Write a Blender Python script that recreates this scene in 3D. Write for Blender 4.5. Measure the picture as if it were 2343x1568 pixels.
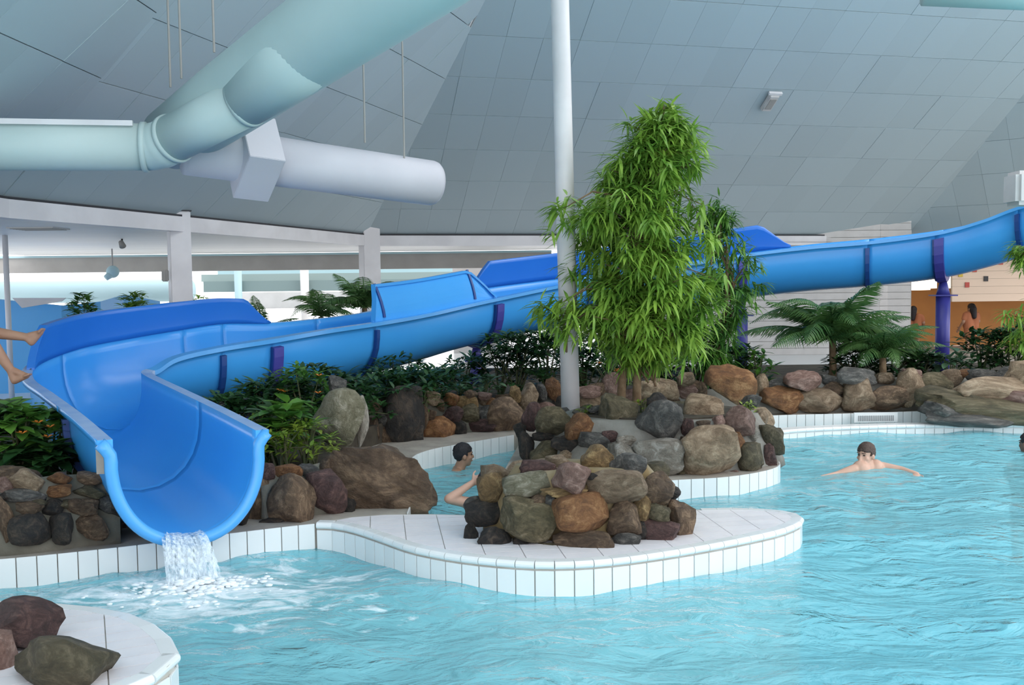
import bpy, bmesh, math, random
import numpy as np
from mathutils import Vector, Matrix, noise
from mathutils.bvhtree import BVHTree

for o in list(bpy.data.objects):
    bpy.data.objects.remove(o, do_unlink=True)
SC = bpy.context.scene
COL = SC.collection
RND = random.Random(7)

# ------------------------------------------------------------------ camera
FPX, W, H = 2200.0, 2343.0, 1568.0
CAM = Vector((0, 0, 1.93))
PITCH, ROLL = math.radians(3.486), math.radians(-0.65)
ROT = Matrix.Rotation(math.pi / 2 - PITCH, 3, 'X') @ Matrix.Rotation(ROLL, 3, 'Z')
cd = bpy.data.cameras.new('camera')
cam = bpy.data.objects.new('camera', cd)
COL.objects.link(cam)
cam.matrix_world = Matrix.Translation(CAM) @ ROT.to_4x4()
cd.sensor_width = 36
cd.lens = FPX / W * 36
cd.clip_end = 300
SC.camera = cam

# ------------------------------------------------------------------ light
world = bpy.data.worlds.new('daylight')
SC.world = world
world.use_nodes = True
bgn = world.node_tree.nodes['Background']
bgn.inputs[0].default_value = (0.97, 0.965, 1.0, 1)
bgn.inputs[1].default_value = 2.3
sd = bpy.data.lights.new('hazy_sun', 'SUN')
sd.energy = 1.3
sd.angle = math.radians(35)
sd.color = (1, 0.97, 0.92)
so = bpy.data.objects.new('hazy_sun', sd)
COL.objects.link(so)
so.rotation_euler = Vector((-0.75, 0.45, -0.62)).to_track_quat('-Z', 'Y').to_euler()
SC.view_settings.view_transform = 'Standard'
SC.view_settings.look = 'None'
SC.view_settings.gamma = 1
SC.view_settings.exposure = 0.0
try:
    SC.view_settings.use_curve_mapping = False
except Exception:
    pass


# ------------------------------------------------------------------ measuring helpers
def ray(x, y):
    return ROT @ Vector(((x - W / 2) / FPX, -(y - H / 2) / FPX, -1))


def P(x, y, D):
    "the point seen at (x, y) of the photograph that lies D metres into the hall"
    r = ray(x, y)
    return CAM + r * (D / r.y)


def G(x, y, z=0.0):
    "the point seen at (x, y) that lies at height z"
    r = ray(x, y)
    return CAM + r * ((z - CAM.z) / r.z)


def PLANE(x, y, p0, n):
    r = ray(x, y)
    return CAM + r * ((p0 - CAM).dot(n) / r.dot(n))


# ------------------------------------------------------------------ materials
def new_mat(name):
    m = bpy.data.materials.new(name)
    m.use_nodes = True
    nt = m.node_tree
    b = nt.nodes['Principled BSDF']
    return m, nt, b


def mat(name, col, rough=0.5, col2=None, scale=4.0, fac=1.0, bump=0.0, bscale=30.0,
        rnd=0.0, spec=0.5, metal=0.0, stretch=None, emit=0.0):
    m, nt, b = new_mat(name)
    N, L = nt.nodes, nt.links
    b.inputs['Roughness'].default_value = rough
    b.inputs['Specular IOR Level'].default_value = spec
    b.inputs['Metallic'].default_value = metal
    c = (*col, 1)
    out = None
    tc = N.new('ShaderNodeTexCoord')
    src = tc.outputs['Object']
    if stretch:
        mp = N.new('ShaderNodeMapping')
        mp.inputs['Scale'].default_value = stretch
        L.new(src, mp.inputs[0])
        src = mp.outputs[0]
    if col2:
        nz = N.new('ShaderNodeTexNoise')
        nz.inputs['Scale'].default_value = scale
        nz.inputs['Detail'].default_value = 5
        L.new(src, nz.inputs['Vector'])
        rp = N.new('ShaderNodeValToRGB')
        rp.color_ramp.elements[0].position = 0.38
        rp.color_ramp.elements[1].position = 0.64
        rp.color_ramp.elements[0].color = c
        rp.color_ramp.elements[1].color = tuple(c[i] * (1 - fac) + (*col2, 1)[i] * fac for i in range(4))
        L.new(nz.outputs[0], rp.inputs[0])
        out = rp.outputs[0]
    if rnd:
        oi = N.new('ShaderNodeObjectInfo')
        hs = N.new('ShaderNodeHueSaturation')
        mr = N.new('ShaderNodeMapRange')
        mr.inputs[3].default_value = 1 - rnd
        mr.inputs[4].default_value = 1 + rnd
        L.new(oi.outputs['Random'], mr.inputs[0])
        L.new(mr.outputs[0], hs.inputs['Value'])
        hs.inputs['Color'].default_value = c
        if out:
            L.new(out, hs.inputs['Color'])
        out = hs.outputs[0]
    if out:
        L.new(out, b.inputs['Base Color'])
    else:
        b.inputs['Base Color'].default_value = c
    if bump:
        nz = N.new('ShaderNodeTexNoise')
        nz.inputs['Scale'].default_value = bscale
        nz.inputs['Detail'].default_value = 6
        L.new(src, nz.inputs['Vector'])
        bp = N.new('ShaderNodeBump')
        bp.inputs['Strength'].default_value = bump
        bp.inputs['Distance'].default_value = 0.02
        L.new(nz.outputs[0], bp.inputs['Height'])
        L.new(bp.outputs[0], b.inputs['Normal'])
    if emit:
        b.inputs['Emission Color'].default_value = c
        b.inputs['Emission Strength'].default_value = emit
    return m


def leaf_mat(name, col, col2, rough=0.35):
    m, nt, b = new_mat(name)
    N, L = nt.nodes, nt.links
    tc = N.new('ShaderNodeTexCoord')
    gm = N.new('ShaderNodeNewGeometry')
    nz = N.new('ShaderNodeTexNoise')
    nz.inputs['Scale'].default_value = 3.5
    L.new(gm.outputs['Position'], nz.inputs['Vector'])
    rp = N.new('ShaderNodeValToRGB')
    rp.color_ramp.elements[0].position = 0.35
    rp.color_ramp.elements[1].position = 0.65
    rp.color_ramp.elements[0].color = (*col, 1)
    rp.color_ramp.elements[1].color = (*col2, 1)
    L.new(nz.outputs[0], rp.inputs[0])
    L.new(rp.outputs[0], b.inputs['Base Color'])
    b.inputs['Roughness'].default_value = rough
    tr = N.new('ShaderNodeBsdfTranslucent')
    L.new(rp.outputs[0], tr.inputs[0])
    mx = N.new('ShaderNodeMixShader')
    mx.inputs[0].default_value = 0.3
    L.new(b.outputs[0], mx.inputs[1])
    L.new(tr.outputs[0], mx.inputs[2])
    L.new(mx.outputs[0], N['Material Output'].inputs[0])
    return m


def rock_mat(name, a, b_, c_):
    m, nt, b = new_mat(name)
    N, L = nt.nodes, nt.links
    tc = N.new('ShaderNodeTexCoord')
    oi = N.new('ShaderNodeObjectInfo')
    ad = N.new('ShaderNodeVectorMath')
    ad.operation = 'MULTIPLY_ADD'
    ad.inputs[1].default_value = (1, 1, 1)
    L.new(tc.outputs['Object'], ad.inputs[0])
    cm = N.new('ShaderNodeCombineXYZ')
    mu = N.new('ShaderNodeMath')
    mu.operation = 'MULTIPLY'
    mu.inputs[1].default_value = 37.0
    L.new(oi.outputs['Random'], mu.inputs[0])
    L.new(mu.outputs[0], cm.inputs[0])
    L.new(mu.outputs[0], cm.inputs[2])
    L.new(cm.outputs[0], ad.inputs[2])
    nz = N.new('ShaderNodeTexNoise')
    nz.inputs['Scale'].default_value = 3.6
    nz.inputs['Detail'].default_value = 9
    nz.inputs['Roughness'].default_value = 0.72
    nz.inputs['Distortion'].default_value = 0.7
    L.new(ad.outputs[0], nz.inputs['Vector'])
    rp = N.new('ShaderNodeValToRGB')
    e = rp.color_ramp.elements
    e[0].position, e[0].color = 0.38, (*a, 1)
    e[1].position, e[1].color = 0.52, (*b_, 1)
    x = e.new(0.64)
    x.color = (*[min(0.75, v * 1.25) for v in c_], 1)
    L.new(nz.outputs[0], rp.inputs[0])
    hs = N.new('ShaderNodeHueSaturation')
    mr = N.new('ShaderNodeMapRange')
    mr.inputs[3].default_value = 0.75
    mr.inputs[4].default_value = 1.25
    L.new(oi.outputs['Random'], mr.inputs[0])
    L.new(mr.outputs[0], hs.inputs['Value'])
    L.new(rp.outputs[0], hs.inputs['Color'])
    L.new(hs.outputs[0], b.inputs['Base Color'])
    b.inputs['Roughness'].default_value = 0.62
    n2 = N.new('ShaderNodeTexNoise')
    n2.inputs['Scale'].default_value = 7
    n2.inputs['Detail'].default_value = 8
    n2.inputs['Roughness'].default_value = 0.7
    L.new(ad.outputs[0], n2.inputs['Vector'])
    bp = N.new('ShaderNodeBump')
    bp.inputs['Strength'].default_value = 0.9
    bp.inputs['Distance'].default_value = 0.10
    L.new(n2.outputs[0], bp.inputs['Height'])
    L.new(bp.outputs[0], b.inputs['Normal'])
    return m


M = {}
M['ceil'] = mat('grey_ceiling_panel', (0.43, 0.52, 0.555), 0.65, rnd=0.035)
M['ceilback'] = mat('dark_ceiling_joint', (0.30, 0.34, 0.36), 0.8)
M['white'] = mat('white_paint', (0.74, 0.73, 0.74), 0.45, (0.66, 0.65, 0.66), 2.0)
M['offwhite'] = mat('offwhite_paint', (0.62, 0.61, 0.60), 0.5, (0.56, 0.55, 0.54), 3)
M['annex'] = mat('white_ceiling_board', (0.78, 0.77, 0.75), 0.5, rnd=0.03)
M['header'] = mat('taupe_header', (0.36, 0.35, 0.33), 0.6, (0.32, 0.31, 0.29), 2)
M['seam'] = mat('dark_seam', (0.03, 0.03, 0.035), 0.7)
M['duct'] = mat('duct_paint_pale_green', (0.50, 0.62, 0.61), 0.5, (0.47, 0.59, 0.58), 1.5)
M['duct2'] = mat('duct_paint_lilac_white', (0.64, 0.64, 0.69), 0.45, (0.60, 0.60, 0.65), 1.5)
M['tile'] = mat('white_glazed_tile', (0.78, 0.80, 0.80), 0.22, rnd=0.04)
M['tiletop'] = mat('white_matt_tile', (0.80, 0.77, 0.79), 0.4, (0.74, 0.72, 0.75), 5, rnd=0.03)
M['grout'] = mat('grey_brown_grout', (0.46, 0.43, 0.38), 0.8, (0.52, 0.50, 0.46), 8)
M['grille'] = mat('grey_grille', (0.30, 0.31, 0.32), 0.5)
M['poolfloor'] = mat('pale_blue_pool_lining', (0.40, 0.82, 0.92), 0.5, (0.34, 0.76, 0.88), 1.2)
M['mortar'] = mat('grey_mortar', (0.10, 0.095, 0.075), 0.9, (0.17, 0.16, 0.13), 3, bump=0.5, bscale=18)
M['mortargold'] = mat('ochre_mortar', (0.20, 0.14, 0.06), 0.9, (0.24, 0.20, 0.13), 4, bump=0.5, bscale=18)
M['mortarpale'] = mat('pale_mortar', (0.25, 0.245, 0.22), 0.9, (0.15, 0.14, 0.12), 3, bump=0.5, bscale=18)
M['concrete'] = mat('beige_concrete', (0.40, 0.36, 0.31), 0.85, (0.30, 0.27, 0.235), 4, bump=0.3)
M['soil'] = mat('dark_soil', (0.035, 0.028, 0.020), 0.95, (0.06, 0.05, 0.035), 6, bump=0.6, bscale=12)
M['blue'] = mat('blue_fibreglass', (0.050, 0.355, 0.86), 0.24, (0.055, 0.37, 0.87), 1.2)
M['blueshade'] = mat('shaded_blue_fibreglass', (0.022, 0.175, 0.62), 0.28, (0.026, 0.19, 0.64), 1.2)  # darker copy of the slide blue; shade of inner panel faces painted in
M['bluelip'] = mat('light_blue_fibreglass', (0.075, 0.36, 0.80), 0.2, (0.085, 0.38, 0.82), 1.2)
M['blueflange'] = mat('skylit_blue_flange', (0.33, 0.47, 0.72), 0.35, (0.22, 0.38, 0.68), 6)  # pale tone puts skylight from above into the flange colour
M['bluerib'] = mat('navy_joint_rib', (0.012, 0.06, 0.25), 0.4)
M['violet'] = mat('violet_blue_steel', (0.055, 0.055, 0.33), 0.4, (0.045, 0.045, 0.27), 4)
M['bark'] = mat('brown_bark', (0.16, 0.10, 0.055), 0.9, (0.24, 0.17, 0.10), 9, bump=0.7, bscale=25)
M['stem'] = mat('green_stem', (0.06, 0.09, 0.03), 0.7, (0.09, 0.08, 0.04), 6)
M['leafbright'] = leaf_mat('leaf_bright_green', (0.16, 0.33, 0.05), (0.36, 0.56, 0.09))
M['leafmid'] = leaf_mat('leaf_mid_green', (0.06, 0.18, 0.035), (0.15, 0.33, 0.05))
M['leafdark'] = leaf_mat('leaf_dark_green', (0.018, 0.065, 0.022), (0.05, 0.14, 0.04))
M['leafgrey'] = leaf_mat('leaf_grey_green', (0.07, 0.14, 0.08), (0.14, 0.24, 0.13))
M['leafyellow'] = leaf_mat('leaf_yellow_green', (0.14, 0.26, 0.03), (0.36, 0.42, 0.06))
M['leafpalm'] = leaf_mat('palm_green', (0.045, 0.125, 0.04), (0.12, 0.24, 0.07))
M['orangeflower'] = mat('orange_petal', (0.65, 0.20, 0.03), 0.5)
M['orange'] = mat('orange_wall_paint', (0.62, 0.27, 0.075), 0.7, (0.56, 0.24, 0.07), 2)
M['peach'] = mat('peach_wall_board', (0.74, 0.58, 0.45), 0.7, rnd=0.04)
M['plank'] = mat('white_grey_plank', (0.60, 0.58, 0.56), 0.6, (0.54, 0.52, 0.50), 3, rnd=0.05)
M['red'] = mat('red_tile', (0.45, 0.06, 0.04), 0.5)
M['yellow'] = mat('yellow_tile', (0.60, 0.42, 0.04), 0.5)
M['black'] = mat('black_plastic', (0.02, 0.02, 0.022), 0.5)
M['lamp'] = mat('lit_lampshade', (1.0, 0.93, 0.78), 0.5, emit=2.2)
M['skin'] = mat('skin_light', (0.56, 0.34, 0.25), 0.5, (0.60, 0.37, 0.28), 12)
M['skintan'] = mat('skin_tan', (0.36, 0.20, 0.13), 0.5, (0.40, 0.23, 0.15), 12)
M['skindark'] = mat('skin_brown', (0.16, 0.09, 0.065), 0.5, (0.18, 0.10, 0.07), 12)
M['hairblack'] = mat('black_hair', (0.012, 0.010, 0.014), 0.55, bump=0.6, bscale=90)
M['hairbrown'] = mat('brown_hair', (0.07, 0.04, 0.03), 0.55, bump=0.6, bscale=90)
M['eye'] = mat('dark_eye', (0.03, 0.02, 0.02), 0.2)
M['lips'] = mat('lips', (0.36, 0.15, 0.12), 0.5)
M['trunks'] = mat('navy_swimwear', (0.03, 0.04, 0.09), 0.8)
M['orangecloth'] = mat('orange_cloth', (0.42, 0.15, 0.07), 0.85)
M['canopy'] = mat('pale_green_fascia', (0.27, 0.35, 0.34), 0.6)
M['canopy2'] = mat('pale_blue_roof', (0.36, 0.52, 0.56), 0.6)
M['canopy3'] = mat('grey_green_fascia', (0.17, 0.24, 0.24), 0.6)
M['skyblue'] = mat('sky_blue_lining', (0.08, 0.40, 0.84), 0.4, (0.11, 0.45, 0.86), 1)
ROCK = {
    'brown': rock_mat('rock_brown', (0.085, 0.052, 0.030), (0.18, 0.115, 0.070), (0.31, 0.21, 0.13)),
    'orange': rock_mat('rock_orange', (0.16, 0.070, 0.028), (0.30, 0.135, 0.050), (0.40, 0.22, 0.10)),
    'gold': rock_mat('rock_gold', (0.16, 0.10, 0.04), (0.33, 0.21, 0.09), (0.48, 0.34, 0.16)),
    'tan': rock_mat('rock_tan', (0.20, 0.135, 0.08), (0.37, 0.265, 0.17), (0.47, 0.36, 0.25)),
    'dark': rock_mat('rock_dark', (0.018, 0.017, 0.018), (0.050, 0.042, 0.036), (0.10, 0.075, 0.055)),
    'grey': rock_mat('rock_grey', (0.065, 0.065, 0.062), (0.14, 0.135, 0.125), (0.25, 0.235, 0.21)),
    'olive': rock_mat('rock_olive', (0.07, 0.060, 0.030), (0.145, 0.12, 0.065), (0.23, 0.19, 0.12)),
    'rose': rock_mat('rock_rose', (0.19, 0.105, 0.082), (0.33, 0.20, 0.16), (0.44, 0.30, 0.25)),
    'pale': rock_mat('rock_pale', (0.27, 0.235, 0.19), (0.44, 0.395, 0.33), (0.55, 0.52, 0.47)),
    'maroon': rock_mat('rock_maroon', (0.055, 0.028, 0.026), (0.115, 0.060, 0.055), (0.19, 0.105, 0.09)),
    'lichen': rock_mat('rock_lichen', (0.16, 0.15, 0.09), (0.27, 0.25, 0.17), (0.40, 0.37, 0.29)),
}


# ------------------------------------------------------------------ object helpers
def link(o, parent=None, keep=True):
    COL.objects.link(o)
    if parent is not None:
        o.parent = parent
        if keep:
            o.matrix_parent_inverse = PINV.get(parent.name, Matrix.Identity(4))
    return o


PINV = {}


def empty(name, loc, label=None, cat=None, group=None, kind=None):
    o = bpy.data.objects.new(name, None)
    o.empty_display_size = 0.1
    COL.objects.link(o)
    o.location = loc
    PINV[o.name] = Matrix.Translation(Vector(loc)).inverted()
    return tag(o, label, cat, group, kind)


def tag(o, label=None, cat=None, group=None, kind=None):
    if label:
        o['label'] = label
    if cat:
        o['category'] = cat
    if group:
        o['group'] = group
    if kind:
        o['kind'] = kind
    return o


def add(name, me, m=None, parent=None, label=None, cat=None, group=None, kind=None, smooth=False):
    if m is not None and not me.materials:
        me.materials.append(m)
    if smooth:
        me.polygons.foreach_set('use_smooth', [True] * len(me.polygons))
    o = bpy.data.objects.new(name, me)
    link(o, parent)
    return tag(o, label, cat, group, kind)


def mesh(name, vs, fs):
    me = bpy.data.meshes.new(name)
    me.from_pydata([tuple(v) for v in vs], [], fs)
    me.update()
    return me


def bm_mesh(name, bm, recalc=True):
    if recalc:
        bmesh.ops.recalc_face_normals(bm, faces=bm.faces)
    me = bpy.data.meshes.new(name)
    bm.to_mesh(me)
    bm.free()
    return me


def bm_box(bm, c, s, rot=None):
    r = bmesh.ops.create_cube(bm, size=1)
    mtx = Matrix.Translation(Vector(c)) @ (rot.to_4x4() if rot else Matrix.Identity(4)) @ Matrix.Diagonal((*s, 1))
    bmesh.ops.transform(bm, matrix=mtx, verts=r['verts'])
    return r['verts']


def box_mesh(name, c, s, rot=None, bevel=0.0):
    bm = bmesh.new()
    bm_box(bm, c, s, rot)
    if bevel:
        bmesh.ops.bevel(bm, geom=bm.edges[:], offset=bevel, segments=2, affect='EDGES')
    return bm_mesh(name, bm)


def tube_bm(bm, pts, rads, n=12, cap=True):
    pts = [Vector(p) for p in pts]
    if not hasattr(rads, '__len__'):
        rads = [rads] * len(pts)
    rings = []
    prev = None
    for i, p in enumerate(pts):
        a = pts[max(i - 1, 0)]
        b = pts[min(i + 1, len(pts) - 1)]
        t = (b - a).normalized()
        if prev is None:
            u = t.cross(Vector((0, 0, 1)) if abs(t.z) < 0.9 else Vector((1, 0, 0))).normalized()
        else:
            u = (prev - t * prev.dot(t)).normalized()
        prev = u
        v = t.cross(u)
        rings.append([bm.verts.new(p + (u * math.cos(k * 2 * math.pi / n) + v * math.sin(k * 2 * math.pi / n)) * rads[i])
                      for k in range(n)])
    for i in range(len(rings) - 1):
        for k in range(n):
            bm.faces.new((rings[i][k], rings[i][(k + 1) % n], rings[i + 1][(k + 1) % n], rings[i + 1][k]))
    if cap:
        bm.faces.new(rings[0][::-1])
        bm.faces.new(rings[-1])


def tube(name, pts, rads, m, parent=None, n=12, **k):
    bm = bmesh.new()
    tube_bm(bm, pts, rads, n)
    return add(name, bm_mesh(name, bm), m, parent, smooth=(n > 6), **k)


def prism(name, pts, z0, z1):
    "solid with plan outline pts (x, y), from z0 up to z1"
    n = len(pts)
    vs = [(p[0], p[1], z0) for p in pts] + [(p[0], p[1], z1) for p in pts]
    fs = [tuple(range(n, 2 * n)), tuple(range(n - 1, -1, -1))]
    fs += [(i, (i + 1) % n, n + (i + 1) % n, n + i) for i in range(n)]
    me = mesh(name, vs, fs)
    bm = bmesh.new()
    bm.from_mesh(me)
    bmesh.ops.recalc_face_normals(bm, faces=bm.faces)
    bm.to_mesh(me)
    bm.free()
    return me


def clip(poly, inside, inter):
    out = []
    for i in range(len(poly)):
        a, b = poly[i - 1], poly[i]
        ia, ib = inside(a), inside(b)
        if ib:
            if not ia:
                out.append(inter(a, b))
            out.append(b)
        elif ia:
            out.append(inter(a, b))
    return out


def clip_rect(poly, x0, x1, y0, y1):
    for ax, lim, sg in ((0, x0, 1), (0, x1, -1), (1, y0, 1), (1, y1, -1)):
        if len(poly) < 3:
            return []
        poly = clip(poly, lambda p: sg * (p[ax] - lim) >= 0,
                    lambda a, b: tuple(a[k] + (b[k] - a[k]) * (lim - a[ax]) / (b[ax] - a[ax]) for k in (0, 1)))
    return poly


def clip_half(poly, p0, nrm):
    f = lambda p: (p[0] - p0[0]) * nrm[0] + (p[1] - p0[1]) * nrm[1]
    return clip(poly, lambda p: f(p) >= 0,
                lambda a, b: tuple(a[k] + (b[k] - a[k]) * f(a) / (f(a) - f(b)) for k in (0, 1)))


def area2(poly):
    return abs(sum(poly[i - 1][0] * poly[i][1] - poly[i][0] * poly[i - 1][1] for i in range(len(poly)))) / 2


def crom(pts, step):
    "Catmull-Rom through pts, samples about step apart (2 or 3 dimensions)"
    pts = [np.array(p, float) for p in pts]
    q = [2 * pts[0] - pts[1]] + pts + [2 * pts[-1] - pts[-2]]
    out = []
    for i in range(1, len(q) - 2):
        n = max(1, int(np.linalg.norm(q[i + 1] - q[i]) / step))
        for k in range(n):
            t = k / n
            out.append(0.5 * (2 * q[i] + (q[i + 1] - q[i - 1]) * t + (2 * q[i - 1] - 5 * q[i] + 4 * q[i + 1] - q[i + 2]) * t * t
                              + (3 * q[i] - q[i - 1] - 3 * q[i + 1] + q[i + 2]) * t ** 3))
    out.append(q[-2])
    return out


# ================================================================== ROOF AND HALL
ZE = 2.96
C2 = P(838, 541, 20.0); C2.z = ZE
C0 = P(0, 458, 11.05); C0.z = ZE
e2 = Vector((0.972, 0.235, 0))
n2 = Vector((0.235, -0.972, 0))
S2 = 0.60
nn2 = Vector((n2.x * S2, n2.y * S2, -1))


def slope_through(C, n, hit):
    return (hit.z - C.z) / n.dot(Vector((hit.x - C.x, hit.y - C.y, 0)))


h12 = PLANE(1110, 0, C2, nn2)
e1 = Vector((C2.x - C0.x, C2.y - C0.y, 0)).normalized()
n1 = Vector((e1.y, -e1.x, 0))
S1 = slope_through(C2, n1, h12)
nn1 = Vector((n1.x * S1, n1.y * S1, -1))
h01 = PLANE(375, 9, C0, nn1)
e0 = Vector((0.05, 1, 0)).normalized()
n0 = Vector((e0.y, -e0.x, 0))
S0 = slope_through(C0, n0, h01)
# right corner of the back eave
r3 = ray(2075, 532)
t3 = (C2 - CAM).dot(n2) / r3.dot(n2)
C3 = CAM + r3 * t3; C3.z = ZE
h23 = PLANE(2343, 215, C3, nn2)
e3 = Vector((0.81, -0.58, 0)).normalized()
n3 = Vector((-0.58, -0.81, 0)).normalized()
S3 = slope_through(C3, n3, h23)
ZTOP = 7.4
ceiling = empty('ceiling', (0, 14, 3), 'grey panelled tent-shaped ceiling rising over the pool', kind='structure')


def roof_plane(C, e, n, s, uL, uR, hipL, hipR, rows=0.95, cols=0.62):
    """panels between the eave and ZTOP; hipL / hipR are points on the left and right hips"""
    k = math.sqrt(1 + s * s)
    vmax = (ZTOP - C.z) / s * k

    def uv(p):
        d = p - C
        return (d.dot(e), math.hypot(n.dot(Vector((d.x, d.y, 0))), d.z))

    reg = [(uL, 0), (uR, 0), (uR + (0 if hipR is None else 30), vmax), (uL - (0 if hipL is None else 30), vmax)]
    for hp, base, side in ((hipL, uL, 1), (hipR, uR, -1)):
        if hp is not None:
            u, v = uv(hp)
            d = (u - base, v)
            nr = (d[1] * side, -d[0] * side)
            reg = clip_half(reg, (base, 0), nr)
    up = (n + Vector((0, 0, s))) / k
    nrm = e.cross(up)
    if nrm.z < 0:
        nrm = -nrm

    def w(u, v, h=0.0):
        return C + e * u + up * v + nrm * h

    vs = [w(u, v, 0.05) for u, v in reg]
    nb = len(vs)
    vs += [w(u, v, 0.12) for u, v in reg]
    add('backing', mesh('backing', vs, [tuple(range(nb)), tuple(range(2 * nb - 1, nb - 1, -1))] +
                        [(i, (i + 1) % nb, nb + (i + 1) % nb, nb + i) for i in range(nb)]), M['ceilback'], ceiling)
    us = [p[0] for p in reg]
    j = 0
    v0 = 0.0
    while v0 < vmax:
        v1 = min(v0 + rows, vmax)
        u0 = math.floor(min(us) / cols) * cols
        while u0 < max(us):
            g = 0.006
            pl = clip_rect(reg, u0 + 0.0015, u0 + cols - 0.0015, v0 + g, v1 - g)
            if len(pl) >= 3 and area2(pl) > 0.02:
                lift = RND.uniform(-0.004, 0.004)
                a = [w(u, v, lift) for u, v in pl]
                b = [w(u, v, lift + 0.03) for u, v in pl]
                m_ = len(a)
                add('panel', mesh('panel', a + b, [tuple(range(m_)), tuple(range(2 * m_ - 1, m_ - 1, -1))] +
                                  [(i, (i + 1) % m_, m_ + (i + 1) % m_, m_ + i) for i in range(m_)]), M['ceil'], ceiling)
            u0 += cols
        v0 = v1


Lb = (C3 - C2).length
roof_plane(C2, e2, n2, S2, 0, Lb, h12, h23)
L1 = (C2 - C0).length
roof_plane(C0, e1, n1, S1, 0, L1, h01, h12)
roof_plane(C0, e0, n0, S0, -9, 0, None, h01)
roof_plane(C3, e3, n3, S3, 0, 9, h23, None)


def bar_between(name, a, b, w_, h_, m, parent=None, up=Vector((0, 0, 1)), off=0, **k):
    "square bar from a to b; its top face runs through a and b"
    a, b = Vector(a), Vector(b)
    t = (b - a).normalized()
    s = t.cross(up).normalized()
    u = s.cross(t)
    vs = []
    for p in (a, b):
        for sx, sz in ((-.5, 0), (.5, 0), (.5, -1), (-.5, -1)):
            vs.append(p + s * (sx * w_) + u * (sz * h_ + off))
    return add(name, mesh(name, vs, [(0, 1, 2, 3), (7, 6, 5, 4), (0, 4, 5, 1), (1, 5, 6, 2), (2, 6, 7, 3), (3, 7, 4, 0)]),
               m, parent, **k)


# eave beams
for i, (a, b, nm) in enumerate(((C2, C3, 'white eave beam along the back of the hall'),
                                (C0 - e0 * 0, C2, 'long white eave beam running between the two square columns'),
                                (C0 - e0 * 8, C0, 'white eave beam at the side of the hall'))):
    t = empty('trim_%d' % (i + 1), (a + b) / 2 - Vector((0, 0, 0.2)), nm, kind='structure')
    bar_between('beam', a, b, 0.22, 0.215, M['white'], t)
    bar_between('shadow_gap', a, b, 0.20, 0.03, M['seam'], t, off=0.03)

# square columns
for (px, D, lab) in ((410, 14.15, 'square white column behind the raised bend of the slide'),
                     (845, 19.9, 'square white column beside the dark palm fronds')):
    c = P(px, 560, D)
    t = empty('square_column', (c.x, c.y, 0.2), lab, 'column')
    zt = 3.04 if D < 16 else 3.17
    rot = Matrix.Rotation(math.radians(28), 3, 'Z')
    add('shaft', box_mesh('shaft', (c.x, c.y, (0.2 + zt) / 2), (0.30 if D < 16 else 0.36, 0.26 if D < 16 else 0.32, zt - 0.2), rot, 0.01), M['white'], t)
    add('cap', box_mesh('cap', (c.x, c.y, zt + 0.008), (0.33 if D < 16 else 0.39, 0.29 if D < 16 else 0.35, 0.015), rot), M['seam'], t)
c = P(378, 631, 13.95)
tag(add('wall_speaker', box_mesh('wall_speaker', c, (0.07, 0.12, 0.17), None, 0.012), M['header']),
    'small grey box fixed to the side of the square column', 'speaker')
bpy.data.objects['wall_speaker'].location = (0, 0, 0)

# annex: low ceiling beyond the eave, header, far hall
YH = 23.5
ann = empty('ceiling_annex', (-4, 18, 2.74), 'flat white boarded ceiling beyond the eave beams', kind='structure')
pl = [(C0.x - 6, C0.y - 5), (C0.x, C0.y - 5), (C0.x, C0.y), (C2.x, C2.y), (C3.x + 3, C3.y + 0.6), (C3.x + 3, YH), (C0.x - 6, YH)]
y0 = 6.0
while y0 < YH:
    q = clip_rect(pl, -30, 30, y0 + 0.006, y0 + 0.494)
    if len(q) > 2 and area2(q) > 0.05:
        add('board', prism('board', q, 2.752, 2.772), M['annex'], ann)
    y0 += 0.5
add('backing', prism('backing', pl, 2.775, 2.82), M['ceilback'], ann)
t = empty('trim_4', (-4, YH, 2.33), 'broad taupe header beam above the far openings', kind='structure')
xr = P(1262, 590, YH).x
add('beam', box_mesh('beam', ((xr - 22) / 2, YH + 0.15, 2.515), (xr + 22, 0.3, 0.37)), M['header'], t)
add('cove', box_mesh('cove', ((xr - 22) / 2, YH - 0.03, 2.715), (xr + 22, 0.06, 0.05)), M['canopy2'], t)
# grille and spot in annex ceiling
g = P(88, 516, 13.0)
t = empty('ceiling_grille', (g.x, g.y, 2.74), 'flat grey air grille in the white boarded ceiling', 'grille')
add('frame', box_mesh('frame', (g.x, g.y, 2.745), (0.62, 0.5, 0.014)), M['offwhite'], t)
for i in range(6):
    add('slat', box_mesh('slat', (g.x, g.y - 0.2 + i * 0.08, 2.735), (0.56, 0.03, 0.012)), M['header'], t)
g = P(279, 545, 16.0)
t = empty('ceiling_spotlight', (g.x, g.y, 2.74), 'small dark spotlight hanging from the white boarded ceiling', 'spotlight')
tube('stem', [(g.x, g.y, 2.75), (g.x, g.y, 2.68)], 0.015, M['black'], t)
tube('housing', [(g.x - 0.02, g.y, 2.70), (g.x + 0.03, g.y - 0.05, 2.62)], [0.04, 0.055], M['header'], t)

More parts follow.
